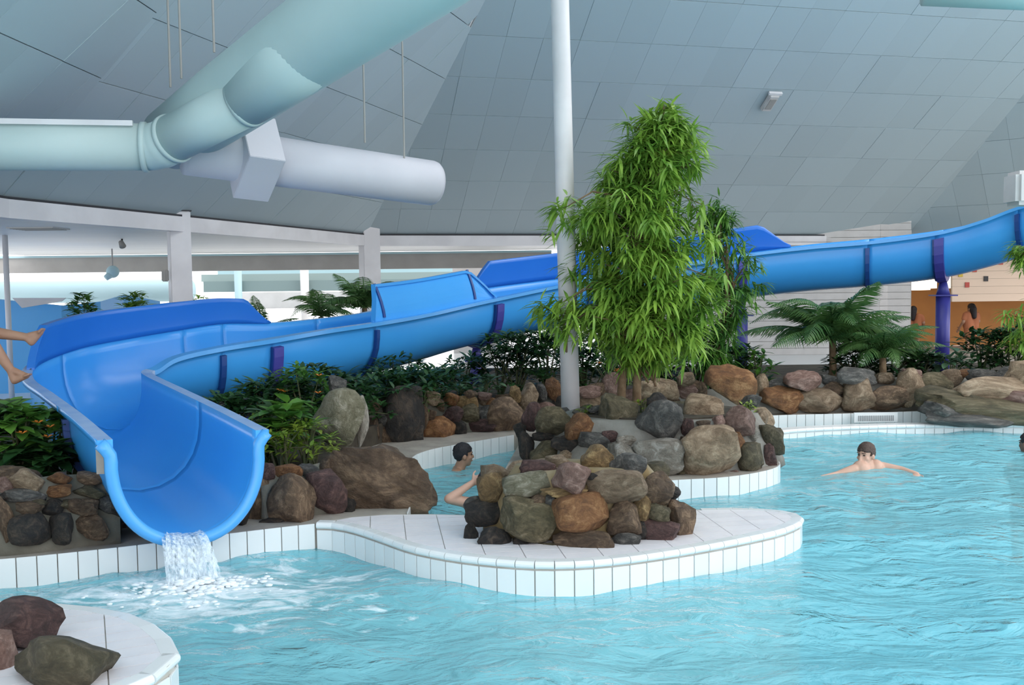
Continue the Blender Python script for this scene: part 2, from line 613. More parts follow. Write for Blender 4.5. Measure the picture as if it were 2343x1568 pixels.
# unseen flat roof: closed bands added to cut light from above, between glazed strips
win = empty('window_1', (1, 4, ZTOP), 'glazed roof strips over the pool', kind='structure')
top = empty('ceiling_light_block', (1, 4, ZTOP), 'unseen grey roof bands added to cut light from above the pool', kind='structure')
for i in range(5):
    y = -7 + i * 4.0
    add('band', box_mesh('band', (2, y, ZTOP + 0.1), (22, 2.4, 0.1)), M['ceil'], top)
    for j in range(9):
        bar_between('glazing_bar', (-8 + j * 2.5, y + 1.2, ZTOP + 0.1), (-8 + j * 2.5, y + 2.8, ZTOP + 0.1), 0.08, 0.16, M['white'], win)
lw_ = empty('wall_light_block', (-10.2, 0, 0), 'unseen white side wall added to keep light off the left of the pool', kind='structure')  # unseen wall added to darken the left side of the pool
for i in range(16):
    add('board', box_mesh('board', (-10.2, -1.5, 0.2 + 0.45 * i + 0.22), (0.08, 13, 0.44)), M['plank'], lw_)

# ================================================================== LAND, POOL
ZD = 0.2
left_edge = [G(-700, 1318, ZD), G(-300, 1296, ZD), G(0, 1277, ZD), G(250, 1252, ZD), G(400, 1234, ZD), G(560, 1214, ZD), G(680, 1200, ZD), G(730, 1195, ZD)]
chan = [G(930, 1172, ZD), G(950, 1110, ZD), G(938, 1052, ZD), G(975, 1030, ZD), G(1060, 1013, ZD), G(1180, 993, ZD)]
backr = [G(1300, 976, ZD), G(1500, 963, ZD), G(1755, 950, ZD), G(1940, 945, ZD), G(2125, 939, ZD), G(2343, 940, ZD), G(2800, 944, ZD)]
land = [tuple(q) for e_ in (left_edge, chan, backr) for q in crom([(p.x, p.y) for p in e_], 0.12)]
floor_poly = land + [(20, 15), (20, 46), (-26, 46), (-26, land[0][1] + 0.1)]
tag(add('floor', prism('floor', floor_poly, -1.3, ZD - 0.02), M['concrete']), 'beige concrete ground around the pool', kind='structure')
tag(add('floor_pool', box_mesh('floor_pool', (1, 6, -1.3), (34, 24, 0.1)), M['poolfloor']), 'pale blue pool bottom', kind='structure')

tag(add('floor_bounce', prism('floor_bounce', [(-26, 14.5), (-5.5, 14.5), (-3.6, 18.6), (9, 18.6), (9, 44), (-26, 44)], ZD - 0.02, ZD), M['tile']), 'pale floor of the far hall, added to bounce light onto the annex ceiling', kind='structure')  # white floor added so light bounces up to the annex ceiling
TILEW = 0.122
tile_cache = {}


def tile_mesh(h):
    key = round(h, 3)
    if key not in tile_cache:
        tile_cache[key] = box_mesh('tile', (0, 0, 0), (TILEW - 0.006, 0.012, h), None, 0.002)
        tile_cache[key].materials.append(M['tile'])
    return tile_cache[key]


def nose_mesh(L):
    key = ('n', round(L, 3))
    if key not in tile_cache:
        bm = bmesh.new()
        prof = [(0.035, 0.0)] + [(-0.012 - 0.014 * math.sin(a), -0.014 + 0.014 * math.cos(a)) for a in np.linspace(0, math.pi, 7)][0:0]
        prof = [(0.06, 0.0), (-0.002, 0.0)] + [(-0.002 - 0.024 * math.sin(a), -0.024 + 0.024 * math.cos(a)) for a in np.linspace(0.3, math.pi - 0.3, 6)] + [(0.0, -0.05), (0.06, -0.05)]
        r0 = [bm.verts.new((-L / 2 + 0.002, y, z)) for y, z in prof]
        r1 = [bm.verts.new((L / 2 - 0.002, y, z)) for y, z in prof]
        n = len(prof)
        for i in range(n):
            bm.faces.new((r0[i], r0[(i + 1) % n], r1[(i + 1) % n], r1[i]))
        bm.faces.new(r0)
        bm.faces.new(r1[::-1])
        me = bm_mesh('edge_tile', bm)
        me.materials.append(M['tile'])
        tile_cache[key] = me
    return tile_cache[key]


def tile_edge(edge, parent, ztop=ZD, h=0.235, nose=True, inward=None, start=0.0, noselen=TILEW):
    """tiles along a plan polyline; the solid lies to the left of the walking direction"""
    pts = [np.array((p[0], p[1])) for p in crom([(p[0], p[1]) for p in edge], 0.03)]
    d = np.array([0] + list(np.cumsum([np.linalg.norm(pts[i + 1] - pts[i]) for i in range(len(pts) - 1)])))
    tot = d[-1]

    def at(s):
        i = int(np.clip(np.searchsorted(d, s) - 1, 0, len(pts) - 2))
        t = (s - d[i]) / max(d[i + 1] - d[i], 1e-6)
        return pts[i] + (pts[i + 1] - pts[i]) * t
    zn = 0.052 if nose else 0.0
    s = start + TILEW / 2
    while s < tot:
        a, b = at(s - TILEW / 2), at(min(s + TILEW / 2, tot))
        ang = math.atan2(b[1] - a[1], b[0] - a[0])
        o = bpy.data.objects.new('tile', tile_mesh(h))
        link(o, parent)
        c = (a + b) / 2 + np.array((math.sin(ang), -math.cos(ang))) * 0.008
        o.location = (c[0], c[1], ztop - zn - h / 2 - 0.002)
        o.rotation_euler = (0, 0, ang)
        s += TILEW
    if nose:
        s = start + noselen / 2
        while s < tot:
            a, b = at(s - noselen / 2), at(min(s + noselen / 2, tot))
            ang = math.atan2(b[1] - a[1], b[0] - a[0])
            o = bpy.data.objects.new('edge_tile', nose_mesh(noselen))
            link(o, parent)
            c = (a + b) / 2
            o.location = (c[0], c[1], ztop + 0.004)
            o.rotation_euler = (0, 0, ang)
            s += noselen


def tile_top(outline, parent, ang, sx=0.245, sy=0.122, z=ZD, inset=0.05, origin=(0, 0)):
    """deck tiles cut to the outline"""
    ca, sa = math.cos(-ang), math.sin(-ang)
    loc = [((x - origin[0]) * ca - (y - origin[1]) * sa, (x - origin[0]) * sa + (y - origin[1]) * ca) for x, y in outline]
    # shrink
    n = len(loc)
    A = sum(loc[i - 1][0] * loc[i][1] - loc[i][0] * loc[i - 1][1] for i in range(n))
    sh = []
    for i in range(n):
        a, b, c_ = np.array(loc[i - 1]), np.array(loc[i]), np.array(loc[(i + 1) % n])
        t = (c_ - a) / (np.linalg.norm(c_ - a) + 1e-9)
        nr = np.array((-t[1], t[0])) * (1 if A > 0 else -1)
        sh.append(tuple(b + nr * inset))
    x0, x1 = min(p[0] for p in sh), max(p[0] for p in sh)
    y0, y1 = min(p[1] for p in sh), max(p[1] for p in sh)
    ci, si = math.cos(ang), math.sin(ang)
    y = math.floor(y0 / sy) * sy
    while y < y1:
        x = math.floor(x0 / sx) * sx
        while x < x1:
            q = clip_rect(sh, x + 0.003, x + sx - 0.003, y + 0.003, y + sy - 0.003)
            if len(q) > 2 and area2(q) > 0.002:
                w_ = [(px * ci - py * si + origin[0], px * si + py * ci + origin[1]) for px, py in q]
                add('deck_tile', prism('deck_tile', w_, z - 0.008, z + 0.003), M['tiletop'], parent)
            x += sx
        y += sy


# left pool wall (water lies to the right of its walking direction; tiles face the camera)
lw = empty('wall_pool_left', (-4, 6.8, -0.2), 'white tiled pool wall below the slide outlet', kind='structure')
tile_edge([(p.x, p.y) for p in left_edge], lw, ZD - 0.005, 0.25, nose=False)
g = G(10, 1296, 0.07)
add('grille_frame', box_mesh('grille_frame', (g.x, g.y - 0.03, 0.075), (0.30, 0.02, 0.12)), M['tile'], lw)
for i in range(14):
    add('grille_slat', box_mesh('grille_slat', (g.x - 0.115 + i * 0.0176, g.y - 0.042, 0.07), (0.008, 0.01, 0.075)), M['grille'], lw)

# front island
front = [(725, 1196), (770, 1198), (820, 1209), (880, 1229), (950, 1252), (1060, 1272), (1200, 1285), (1300, 1286), (1400, 1279), (1500, 1266), (1600, 1250), (1700, 1231), (1780, 1213), (1822, 1197)]
tip = [(1832, 1187), (1822, 1177), (1775, 1168), (1690, 1164), (1590, 1165)]
back = [(1400, 1170), (1200, 1174), (1065, 1177), (985, 1175), (880, 1176), (800, 1182)]
fpts = [G(x, y, ZD) for x, y in front + tip]
bpts = [G(x, y, ZD) for x, y in back]
isl_out = crom([(p.x, p.y) for p in fpts], 0.06) + crom([(p.x, p.y) for p in bpts], 0.2)
isl = empty('pool_island', (0.5, 6.7, -0.2), 'white tiled peninsula with rounded tip carrying the front rock mound', kind='structure')
io = [tuple(p) for p in isl_out]
add('core', prism('core', io, -1.25, ZD - 0.006), M['grout'], isl)
tile_edge([(p.x, p.y) for p in fpts], isl, ZD, 0.24, nose=True)
tile_top(io, isl, math.radians(8), origin=(0, 6.5))

# foreground deck
fg_top = [G(-500, 1372, ZD), G(-200, 1374, ZD), G(0, 1379, ZD), G(150, 1385, ZD), G(280, 1403, ZD), G(355, 1436, ZD), G(393, 1476, ZD), G(396, 1510, ZD), G(340, 1548, ZD), G(240, 1590, ZD), G(80, 1660, ZD), G(-200, 1740, ZD)]
fgd = empty('pool_ledge', (-2.5, 4.7, -0.2), 'rounded white tiled ledge with rocks at the edge of the pool', kind='structure')
fgo = [tuple(p) for p in crom([(p.x, p.y) for p in fg_top], 0.06)]
add('core', prism('core', fgo, -1.25, ZD - 0.006), M['grout'], fgd)
tile_edge([(p.x, p.y) for p in fg_top[::-1]], fgd, ZD, 0.24, nose=True, noselen=0.245)
tile_top(fgo, fgd, math.radians(24), origin=(-2, 4.6))

# channel wall at the back left
cw = empty('wall_pool_channel', (-0.6, 10.8, -0.2), 'white tiled wall of the channel behind the swimmers', kind='structure')
tile_edge([(p.x, p.y) for p in chan], cw, ZD - 0.005, 0.25, nose=False)
# wall at the back right with grille
bw = empty('wall_pool_back', (4, 12.4, -0.2), 'white tiled wall of the river channel below the boulders', kind='structure')
bre = [G(1500, 963, ZD), G(1755, 950, ZD), G(1940, 945, ZD), G(2125, 939, ZD)]
tile_edge([(p.x, p.y) for p in bre], bw, ZD - 0.005, 0.25, nose=False)
g0, g1 = P(1965, 956, 12.35), P(2040, 955, 12.4)
add('grille_frame', box_mesh('grille_frame', ((g0.x + g1.x) / 2, 12.36, g0.z), (g1.x - g0.x + 0.12, 0.02, 0.13)), M['tile'], bw)
for i in range(20):
    add('grille_slat', box_mesh('grille_slat', (g0.x + (g1.x - g0.x) * i / 19, 12.345, g0.z - 0.01), (0.009, 0.01, 0.07)), M['grille'], bw)
# low rim wall in front of the river
rim = [G(1700, 1000, 0.1), G(1790, 985, 0.1), G(1900, 978, 0.1), G(2050, 973, 0.1), G(2200, 971, 0.1), G(2343, 971, 0.1), G(2700, 978, 0.1)]
rw = empty('wall_pool_rim', (5, 11.8, -0.2), 'low curved white tiled rim between pool and river channel', kind='structure')
rc = crom([(p.x, p.y) for p in rim], 0.1)
ro = [tuple(p) for p in rc] + [(p[0] + 0.02, p[1] + 0.22) for p in rc[::-1]]
add('core', prism('core', ro, -1.25, 0.094), M['tile'], rw)
tile_edge([(p.x, p.y) for p in rim], rw, 0.1, 0.2, nose=True)

# rear planter island
pb = [(1150, 1082), (1300, 1100), (1450, 1103), (1560, 1097), (1660, 1091), (1740, 1079), (1779, 1066), (1776, 1052), (1740, 1030)]
pbk = [(1600, 1000), (1400, 990), (1230, 995), (1185, 1020)]
pf = [G(x, y, 0.17) for x, y in pb]
pbb = [G(x, y, 0.17) for x, y in pbk]
po = [tuple(p) for p in crom([(p.x, p.y) for p in pf], 0.06)] + [tuple(p) for p in crom([(p.x, p.y) for p in pbb], 0.15)]
pis = empty('planter_island', (1.5, 9.6, -0.2), 'white tiled base of the planter island with pole and tree', kind='structure')
add('core', prism('core', po, -1.25, 0.165), M['concrete'], pis)
tile_edge([(p.x, p.y) for p in pf], pis, 0.17, 0.22, nose=False)

# soil bed
sb = [(-1.55, 7.75), (-2.30, 7.95), (-3.0, 8.95), (-3.45, 9.6), (-3.5, 9.9), (-4.4, 11.3), (-3.5, 15), (-1.5, 17.5), (12, 17.5), (12, 13.1), (6.2, 13.1), (4.0, 13.0), (2.0, 12.75), (0.3, 12.1), (-1.2, 11.3), (-1.8, 9.7)]
tag(add('soil_bed', prism('soil_bed', sb, 0.1, 0.40), M['soil']), 'dark soil of the planting bed in front of and under the slide', 'soil', kind='stuff')
sb = [(-9, 7.15), (-3.35, 7.1), (-3.55, 7.45), (-4.15, 8.3), (-4.7, 9.1), (-4.95, 9.9), (-5.5, 10.5), (-9, 10.5)]
tag(add('soil_bed', prism('soil_bed', sb, 0.1, 0.40), M['soil']), 'dark soil of the planting bed left of the slide outlet', 'soil', kind='stuff')
tag(add('planter_soil', prism('planter_soil', [(1.48 + 0.88 * math.cos(i * math.pi / 12), 9.66 + 0.58 * math.sin(i * math.pi / 12)) for i in range(24)], 0.1, 0.635), M['soil']),
    'dark soil inside the planter island around the tree', 'soil', kind='stuff')

# ------------------------------------------------------------------ water
SPL = G(430, 1318, 0)


def water_material():
    m, nt, b = new_mat('pool_water')
    N, L = nt.nodes, nt.links
    N.remove(b)
    gm = N.new('ShaderNodeNewGeometry')
    mp = N.new('ShaderNodeMapping')
    mp.inputs['Scale'].default_value = (1.0, 1.7, 1)
    L.new(gm.outputs['Position'], mp.inputs[0])
    nz = N.new('ShaderNodeTexNoise')
    nz.inputs['Scale'].default_value = 4.0
    nz.inputs['Detail'].default_value = 5
    nz.inputs['Distortion'].default_value = 0.6
    L.new(mp.outputs[0], nz.inputs['Vector'])
    bp = N.new('ShaderNodeBump')
    bp.inputs['Strength'].default_value = 0.95
    bp.inputs['Distance'].default_value = 0.07
    L.new(nz.outputs[0], bp.inputs['Height'])
    df = N.new('ShaderNodeBsdfDiffuse')
    df.inputs[0].default_value = (0.30, 0.78, 0.90, 1)
    tr = N.new('ShaderNodeBsdfTransparent')
    tr.inputs[0].default_value = (0.65, 0.95, 0.98, 1)
    m1 = N.new('ShaderNodeMixShader')
    m1.inputs[0].default_value = 0.45
    L.new(df.outputs[0], m1.inputs[1])
    L.new(tr.outputs[0], m1.inputs[2])
    L.new(bp.outputs[0], df.inputs['Normal'])
    gl = N.new('ShaderNodeBsdfGlossy')
    gl.inputs['Roughness'].default_value = 0.06
    L.new(bp.outputs[0], gl.inputs['Normal'])
    fr = N.new('ShaderNodeFresnel')
    fr.inputs[0].default_value = 1.33
    L.new(bp.outputs[0], fr.inputs['Normal'])
    m2 = N.new('ShaderNodeMixShader')
    L.new(fr.outputs[0], m2.inputs[0])
    L.new(m1.outputs[0], m2.inputs[1])
    L.new(gl.outputs[0], m2.inputs[2])
    # foam around the outlet of the slide
    ds = N.new('ShaderNodeVectorMath')
    ds.operation = 'DISTANCE'
    sc = N.new('ShaderNodeVectorMath')
    sc.operation = 'MULTIPLY'
    sc.inputs[1].default_value = (0.62, 1.0, 0)
    L.new(gm.outputs['Position'], sc.inputs[0])
    L.new(sc.outputs[0], ds.inputs[0])
    ds.inputs[1].default_value = ((SPL.x + 0.25) * 0.62, SPL.y - 0.35, 0)
    mr = N.new('ShaderNodeMapRange')
    mr.inputs[1].default_value = 0.15
    mr.inputs[2].default_value = 1.35
    mr.inputs[3].default_value = 0.17
    mr.inputs[4].default_value = -0.20
    L.new(ds.outputs['Value'], mr.inputs[0])
    fz = N.new('ShaderNodeTexNoise')
    fz.inputs['Scale'].default_value = 3.2
    fz.inputs['Detail'].default_value = 8
    fz.inputs['Roughness'].default_value = 0.65
    fz.inputs['Distortion'].default_value = 1.2
    L.new(mp.outputs[0], fz.inputs['Vector'])
    su = N.new('ShaderNodeMath')
    L.new(fz.outputs[0], su.inputs[0])
    L.new(mr.outputs[0], su.inputs[1])
    rp = N.new('ShaderNodeValToRGB')
    rp.color_ramp.elements[0].position = 0.52
    rp.color_ramp.elements[1].position = 0.72
    L.new(su.outputs[0], rp.inputs[0])
    wf = N.new('ShaderNodeBsdfDiffuse')
    wf.inputs[0].default_value = (0.82, 0.90, 0.94, 1)
    m3 = N.new('ShaderNodeMixShader')
    L.new(rp.outputs[0], m3.inputs[0])
    L.new(m2.outputs[0], m3.inputs[1])
    L.new(wf.outputs[0], m3.inputs[2])
    L.new(m3.outputs[0], N['Material Output'].inputs[0])
    return m


M['water'] = water_material()
nx, ny = 420, 300
xs = np.linspace(-8, 11, nx)
ys = 1.6 + (14.0 - 1.6) * np.linspace(0, 1, ny) ** 1.25
X, Y = np.meshgrid(xs, ys)
rng = np.random.default_rng(3)
Z = np.zeros_like(X)
for i in range(26):
    lam = rng.uniform(0.22, 1.7)
    a = rng.normal(math.pi / 2 + 0.25, 0.65)
    k = 2 * math.pi / lam
    ph = rng.uniform(0, 6.28)
    wob = 0.35 * np.sin(X * rng.uniform(0.4, 1.2) + Y * rng.uniform(0.3, 0.9) + rng.uniform(0, 6))
    Z += 0.0042 * lam ** 0.75 * np.sin(k * (X * math.cos(a) + Y * math.sin(a)) + ph + wob * 2)
r = np.hypot(X - SPL.x, Y - SPL.y)
Z += 0.022 * np.exp(-(r / 0.55) ** 2) * (1 + 0.8 * np.sin(X * 23 + 2 * np.sin(Y * 9)) * np.sin(Y * 27)) + 0.010 * np.exp(-r / 0.8) * np.sin(r * 14)
vs = np.stack([X, Y, Z], -1).reshape(-1, 3)
idx = np.arange(nx * ny).reshape(ny, nx)
fs = np.stack([idx[:-1, :-1], idx[:-1, 1:], idx[1:, 1:], idx[1:, :-1]], -1).reshape(-1, 4)
me = bpy.data.meshes.new('pool_water')
me.from_pydata(vs.tolist(), [], fs.tolist())
tag(add('pool_water', me, M['water'], smooth=True), 'rippled clear turquoise pool water', 'water', kind='stuff')

# ================================================================== SLIDE
def near(x, y, D):
    return P(x, y, D)


NS = [P(585, 985, 6.62), Vector((-2.37, 7.54, .98)), Vector((-2.98, 8.46, 1.025)), Vector((-3.6, 9.4, 1.07)), Vector((-3.72, 9.62, 1.10)),
      Vector((-3.66, 9.74, 1.13)), near(400, 813, 9.9), near(500, 791, 10.2), near(620, 772, 10.7), near(740, 753, 11.3), near(860, 736, 12.1),
      near(970, 717, 13.0), near(1080, 692, 13.9), near(1180, 671, 14.5), near(1280, 651, 14.9), near(1400, 630, 15.1), near(1560, 605, 15.2),
      near(1700, 582, 15.15), near(1850, 564, 15.0), near(2000, 551, 14.75), near(2150, 530, 14.4), near(2250, 503, 14.1), near(2343, 470, 13.75), near(2520, 425, 12.9)]
FS = [P(258, 1006, 6.12), Vector((-3.19, 7.07, 1.01)), Vector((-3.84, 8.03, 1.05)), Vector((-4.5, 9.0, 1.10)), Vector((-4.70, 9.55, 1.19)),
      Vector((-4.58, 10.2, 1.30)), Vector((-4.2, 10.65, 1.38)), Vector((-3.77, 10.95, 1.45)), Vector((-3.41, 11.35, 1.50)), Vector((-2.99, 11.9, 1.48)),
      Vector((-2.53, 12.6, 1.50)), Vector((-1.99, 13.5, 1.56)), Vector((-1.3, 14.5, 1.72)), Vector((-.51, 15.26, 1.86)), Vector((.39, 15.78, 1.97)),
      Vector((1.45, 16.05, 2.09)), Vector((2.72, 16.15, 2.25)), Vector((3.82, 16.1, 2.40)), Vector((4.9, 15.93, 2.52)), Vector((5.92, 15.65, 2.60)),
      Vector((6.92, 15.28, 2.72)), Vector((7.5, 14.95, 2.88)), Vector((8.1, 14.5, 3.07)), Vector((9.1, 13.6, 3.32))]


def cr_at(Pn, s):
    i = int(min(max(math.floor(s), 0), len(Pn) - 2))
    t = s - i
    q0 = Pn[i - 1] if i > 0 else 2 * Pn[0] - Pn[1]
    q1, q2_ = Pn[i], Pn[i + 1]
    q3 = Pn[i + 2] if i + 2 < len(Pn) else 2 * Pn[-1] - Pn[-2]
    return 0.5 * (2 * q1 + (q2_ - q0) * t + (2 * q0 - 5 * q1 + 4 * q2_ - q3) * t * t + (3 * q1 - q0 - 3 * q2_ + q3) * t ** 3)


DEP = 0.70
half = [(0.0, 0.0), (0.0, 0.10), (0.004, 0.20), (0.022, 0.32), (0.062, 0.43), (0.13, 0.535), (0.225, 0.62), (0.35, 0.678), (0.5, 0.70)]
prof_in = half + [(1 - u, d) for u, d in half[-2::-1]]


def offset_profile(off):
    out = []
    wdt = 0.95
    n = len(prof_in)
    for i, (u, d) in enumerate(prof_in):
        a = prof_in[max(i - 1, 0)]
        b = prof_in[min(i + 1, n - 1)]
        tx, ty = (b[0] - a[0]) * wdt, b[1] - a[1]
        L_ = math.hypot(tx, ty)
        nx_, ny_ = -ty / L_, tx / L_
        out.append((u + nx_ * off / wdt, d + ny_ * off))
    return out


def sec_pt(s, u, d):
    n_, f_ = cr_at(NS, s), cr_at(FS, s)
    return n_ + (f_ - n_) * u + Vector((0, 0, -d))


prof_out = offset_profile(0.03)
fl = 0.10
ring = prof_in + [(1 + fl, 0.0), (1 + fl, 0.045), (prof_out[-1][0], 0.045)] + [p for p in prof_out[::-1] if p[1] > 0.046] + [(prof_out[0][0], 0.045), (-fl, 0.045), (-fl, 0.0)]
slide = empty('water_slide', (SPL.x, SPL.y + 0.6, 0.1), 'open blue fibreglass water slide winding down to its outlet above the pool', 'water slide')
NI = len(prof_in)
ribs = [0.0, 1.35, 4.6, 7.05, 8.0, 9.96, 12.5, 14.6, 16.95, 18.9, 19.92, 21.9, 23.0]


def trough(s0, s1):
    n = max(4, int((s1 - s0) / 0.09))
    bm = bmesh.new()
    rings = []
    for i in range(n + 1):
        s = s0 + (s1 - s0) * i / n
        rings.append([bm.verts.new(sec_pt(s, u, d)) for u, d in ring])
    k = len(ring)
    for i in range(n):
        for j in range(k):
            f = bm.faces.new((rings[i][j], rings[i][(j + 1) % k], rings[i + 1][(j + 1) % k], rings[i + 1][j]))
            flange = j >= k - 1 or j in (NI - 1, k - 2)
            f.material_index = 1 if (flange or j == k - 1) else 0
            f.smooth = not flange
    bm.faces.new(rings[0])
    bm.faces.new(rings[-1][::-1])
    me = bm_mesh('trough_section', bm)
    me.materials.append(M['blue'])
    me.materials.append(M['blueflange'] if s1 < 5 else M['bluelip'])
    return add('trough_section', me, None, slide)


SECT = {}
for a, b in zip(ribs[:-1], ribs[1:]):
    SECT[a] = trough(a, b)


def strap(name, s, width, off0, off1, m, top=0.05, parent=None):
    pi_, po_ = offset_profile(off0), offset_profile(off1)
    sel = [i for i in range(NI) if prof_in[i][1] >= top]
    bm = bmesh.new()
    dl = (cr_at(NS, s + 0.05) - cr_at(NS, s - 0.05))
    n_, f_ = cr_at(NS, s), cr_at(FS, s)
    t = Vector((dl.x, dl.y, dl.z)).normalized() * width / 2
    rr = []
    for sg in (-1, 1):
        rr.append([bm.verts.new(n_ + (f_ - n_) * pi_[i][0] + Vector((0, 0, -pi_[i][1])) + t * sg) for i in sel] +
                  [bm.verts.new(n_ + (f_ - n_) * po_[i][0] + Vector((0, 0, -po_[i][1])) + t * sg) for i in sel[::-1]])
    k = len(rr[0])
    for j in range(k):
        bm.faces.new((rr[0][j], rr[0][(j + 1) % k], rr[1][(j + 1) % k], rr[1][j]))
    bm.faces.new(rr[0])
    bm.faces.new(rr[1][::-1])
    return add(name, bm_mesh(name, bm), m, parent or slide)


for s in ribs[1:-1]:
    if s == 4.6:
        continue
    strap('joint_rib', s, 0.06, 0.028, 0.075, M['bluerib'], parent=SECT[s])

# rounded rim at the outlet
bm = bmesh.new()
pm = offset_profile(0.02)
pth = [sec_pt(0, -0.085, 0.02)] + [sec_pt(0, u, d) for u, d in pm][1:-1] + [sec_pt(0, 1.085, 0.02)]
pth = [Vector(p) for p in crom([tuple(p) for p in pth], 0.04)]
tube_bm(bm, pth, [0.042] * len(pth), 12)
add('outlet_rim', bm_mesh('outlet_rim', bm), M['bluelip'], SECT[0.0], smooth=True)


def raised(name, path, other, s0, s1, hgt, lean, m, taper0, taper1, bead=True):
    """side panel standing on one lip; its ends are cut at a slant"""
    n = max(6, int((s1 - s0) / 0.1))
    bm = bmesh.new()
    rr = []
    tops = []
    for i in range(n + 1):
        s = s0 + (s1 - s0) * i / n
        p = cr_at(path, s)
        o = cr_at(other, s)
        inn = Vector((o.x - p.x, o.y - p.y, 0)).normalized()
        h = hgt(s) if callable(hgt) else hgt
        x = (s - s0) / max(taper0, 1e-3)
        y = (s1 - s) / max(taper1, 1e-3)
        h *= max(0.06, min(1, x, y))
        prof = []
        for k in range(7):
            f = k / 6
            prof.append((f * h, lean * (f * h) ** 1.6))
        row = [p + inn * (0.012 + q) + Vector((0, 0, z)) for z, q in prof]
        row2 = [p + inn * (-0.016 + q) + Vector((0, 0, z)) for z, q in prof][::-1]
        if bead:
            row2 = [row2[0] + Vector((0, 0, 0.0)) - inn * 0.045, row2[0] - inn * 0.045 - Vector((0, 0, 0.035)), row2[1] * 0.6 + row2[0] * 0.4] + row2[1:]
        rr.append([bm.verts.new(v) for v in row + row2])
    k = len(rr[0])
    for i in range(n):
        for j in range(k):
            f = bm.faces.new((rr[i][j], rr[i][(j + 1) % k], rr[i + 1][(j + 1) % k], rr[i + 1][j]))
            f.smooth = j < 6
    bm.faces.new(rr[0])
    bm.faces.new(rr[-1][::-1])
    return add(name, bm_mesh(name, bm), m, slide)


raised('splash_panel', FS, NS, 3.55, 9.0, lambda s: 0.40 - 0.022 * (s - 3.5), 0.35, M['blueshade'], 0.35, 0.55)
raised('splash_panel', NS, FS, 9.92, 12.5, 0.46, 0.55, M['blue'], 0.18, 0.45)
raised('splash_panel', FS, NS, 12.85, 17.75, 0.42, 0.35, M['blueshade'], 0.28, 0.45)
# ribs of the near panel
for s in (10.15, 12.05):
    p, o = cr_at(NS, s), cr_at(FS, s)
    inn = Vector((o.x - p.x, o.y - p.y, 0)).normalized()
    pts = [p + inn * (-0.02 + 0.55 * (f * .46) ** 1.6) + Vector((0, 0, f * .46)) for f in (0.08, .25, .5, .75, 1.0)]
    tube('panel_rib', pts, 0.026, M['bluerib'], slide, n=6)

# straps and posts
for s, foot in ((8.05, 0.42), (12.56, 0.42), (17.0, 0.42), (20.0, 0.42)):
    strap('support_strap', s, 0.13, 0.03, 0.10, M['violet'], top=0.08)
    b = sec_pt(s, 0.5, DEP)
    pst = tube('support_post', [(b.x, b.y, foot), (b.x, b.y, b.z - 0.30)], 0.105, M['violet'], slide, n=16)
    tube('post_cone', [(b.x, b.y, b.z - 0.30), (b.x, b.y, b.z - 0.08)], [0.105, 0.05], M['violet'], pst, n=16)
    add('post_plate', box_mesh('post_plate', (b.x, b.y, b.z - 0.30), (0.34, 0.26, 0.02)), M['violet'], pst)
add('outlet_bracket', box_mesh('outlet_bracket', (sec_pt(0.1, 1.06, 0).x, sec_pt(0.1, 1.06, 0).y, 0.83), (0.05, 0.03, 0.20)), M['concrete'], slide)


# water running out of the slide
def fall_material():
    m, nt, b = new_mat('falling_water')
    N, L = nt.nodes, nt.links
    b.inputs['Base Color'].default_value = (0.78, 0.88, 0.96, 1)
    b.inputs['Roughness'].default_value = 0.3
    tr = N.new('ShaderNodeBsdfTransparent')
    tc = N.new('ShaderNodeTexCoord')
    mp = N.new('ShaderNodeMapping')
    mp.inputs['Scale'].default_value = (30, 30, 1.5)
    L.new(tc.outputs['Object'], mp.inputs[0])
    nz = N.new('ShaderNodeTexNoise')
    nz.inputs['Scale'].default_value = 1.6
    nz.inputs['Detail'].default_value = 6
    L.new(mp.outputs[0], nz.inputs['Vector'])
    rp = N.new('ShaderNodeValToRGB')
    rp.color_ramp.elements[0].position = 0.40
    rp.color_ramp.elements[1].position = 0.66
    rp.color_ramp.elements[0].color = (0.06, 0.06, 0.06, 1)
    rp.color_ramp.elements[1].color = (0.8, 0.8, 0.8, 1)
    L.new(nz.outputs[0], rp.inputs[0])
    mx = N.new('ShaderNodeMixShader')
    L.new(rp.outputs[0], mx.inputs[0])
    L.new(tr.outputs[0], mx.inputs[1])
    L.new(b.outputs[0], mx.inputs[2])
    L.new(mx.outputs[0], N['Material Output'].inputs[0])
    return m


M['fall'] = fall_material()
ax = (cr_at(NS, 0) - cr_at(NS, 0.3))
ax.z = 0
ax.normalize()
bm = bmesh.new()
for layer in range(3):
    rows = []
    for i in range(11):
        t = i / 10
        row = []
        for k in range(15):
            u = 0.55 + (k / 14 - 0.5) * (0.25 + 0.12 * t)
            d = np.interp(u, [p[0] for p in prof_in], [p[1] for p in prof_in]) - 0.012
            p = sec_pt(0, u, d)
            out = -0.06 + 0.30 * t + 0.025 * layer
            z = p.z - max(0, t - 0.16) ** 2 * (p.z + 0.06) / 0.7056
            q = p + ax * out
            row.append(bm.verts.new((q.x + 0.012 * math.sin(k * 2.1 + layer * 2 + t * 3), q.y + 0.015 * math.sin(k * 1.3 + layer), z + 0.01 * layer)))
        rows.append(row)
    for i in range(10):
        for k in range(14):
            bm.faces.new((rows[i][k], rows[i][k + 1], rows[i + 1][k + 1], rows[i + 1][k]))
tag(add('falling_water', bm_mesh('falling_water', bm), M['fall'], smooth=True), 'white sheet of water falling from the slide outlet', 'water', kind='stuff')
M['foam'] = mat('white_foam', (0.85, 0.91, 0.95), 0.6)
bm = bmesh.new()
q0 = sec_pt(0, 0.55, DEP) + ax * 0.26
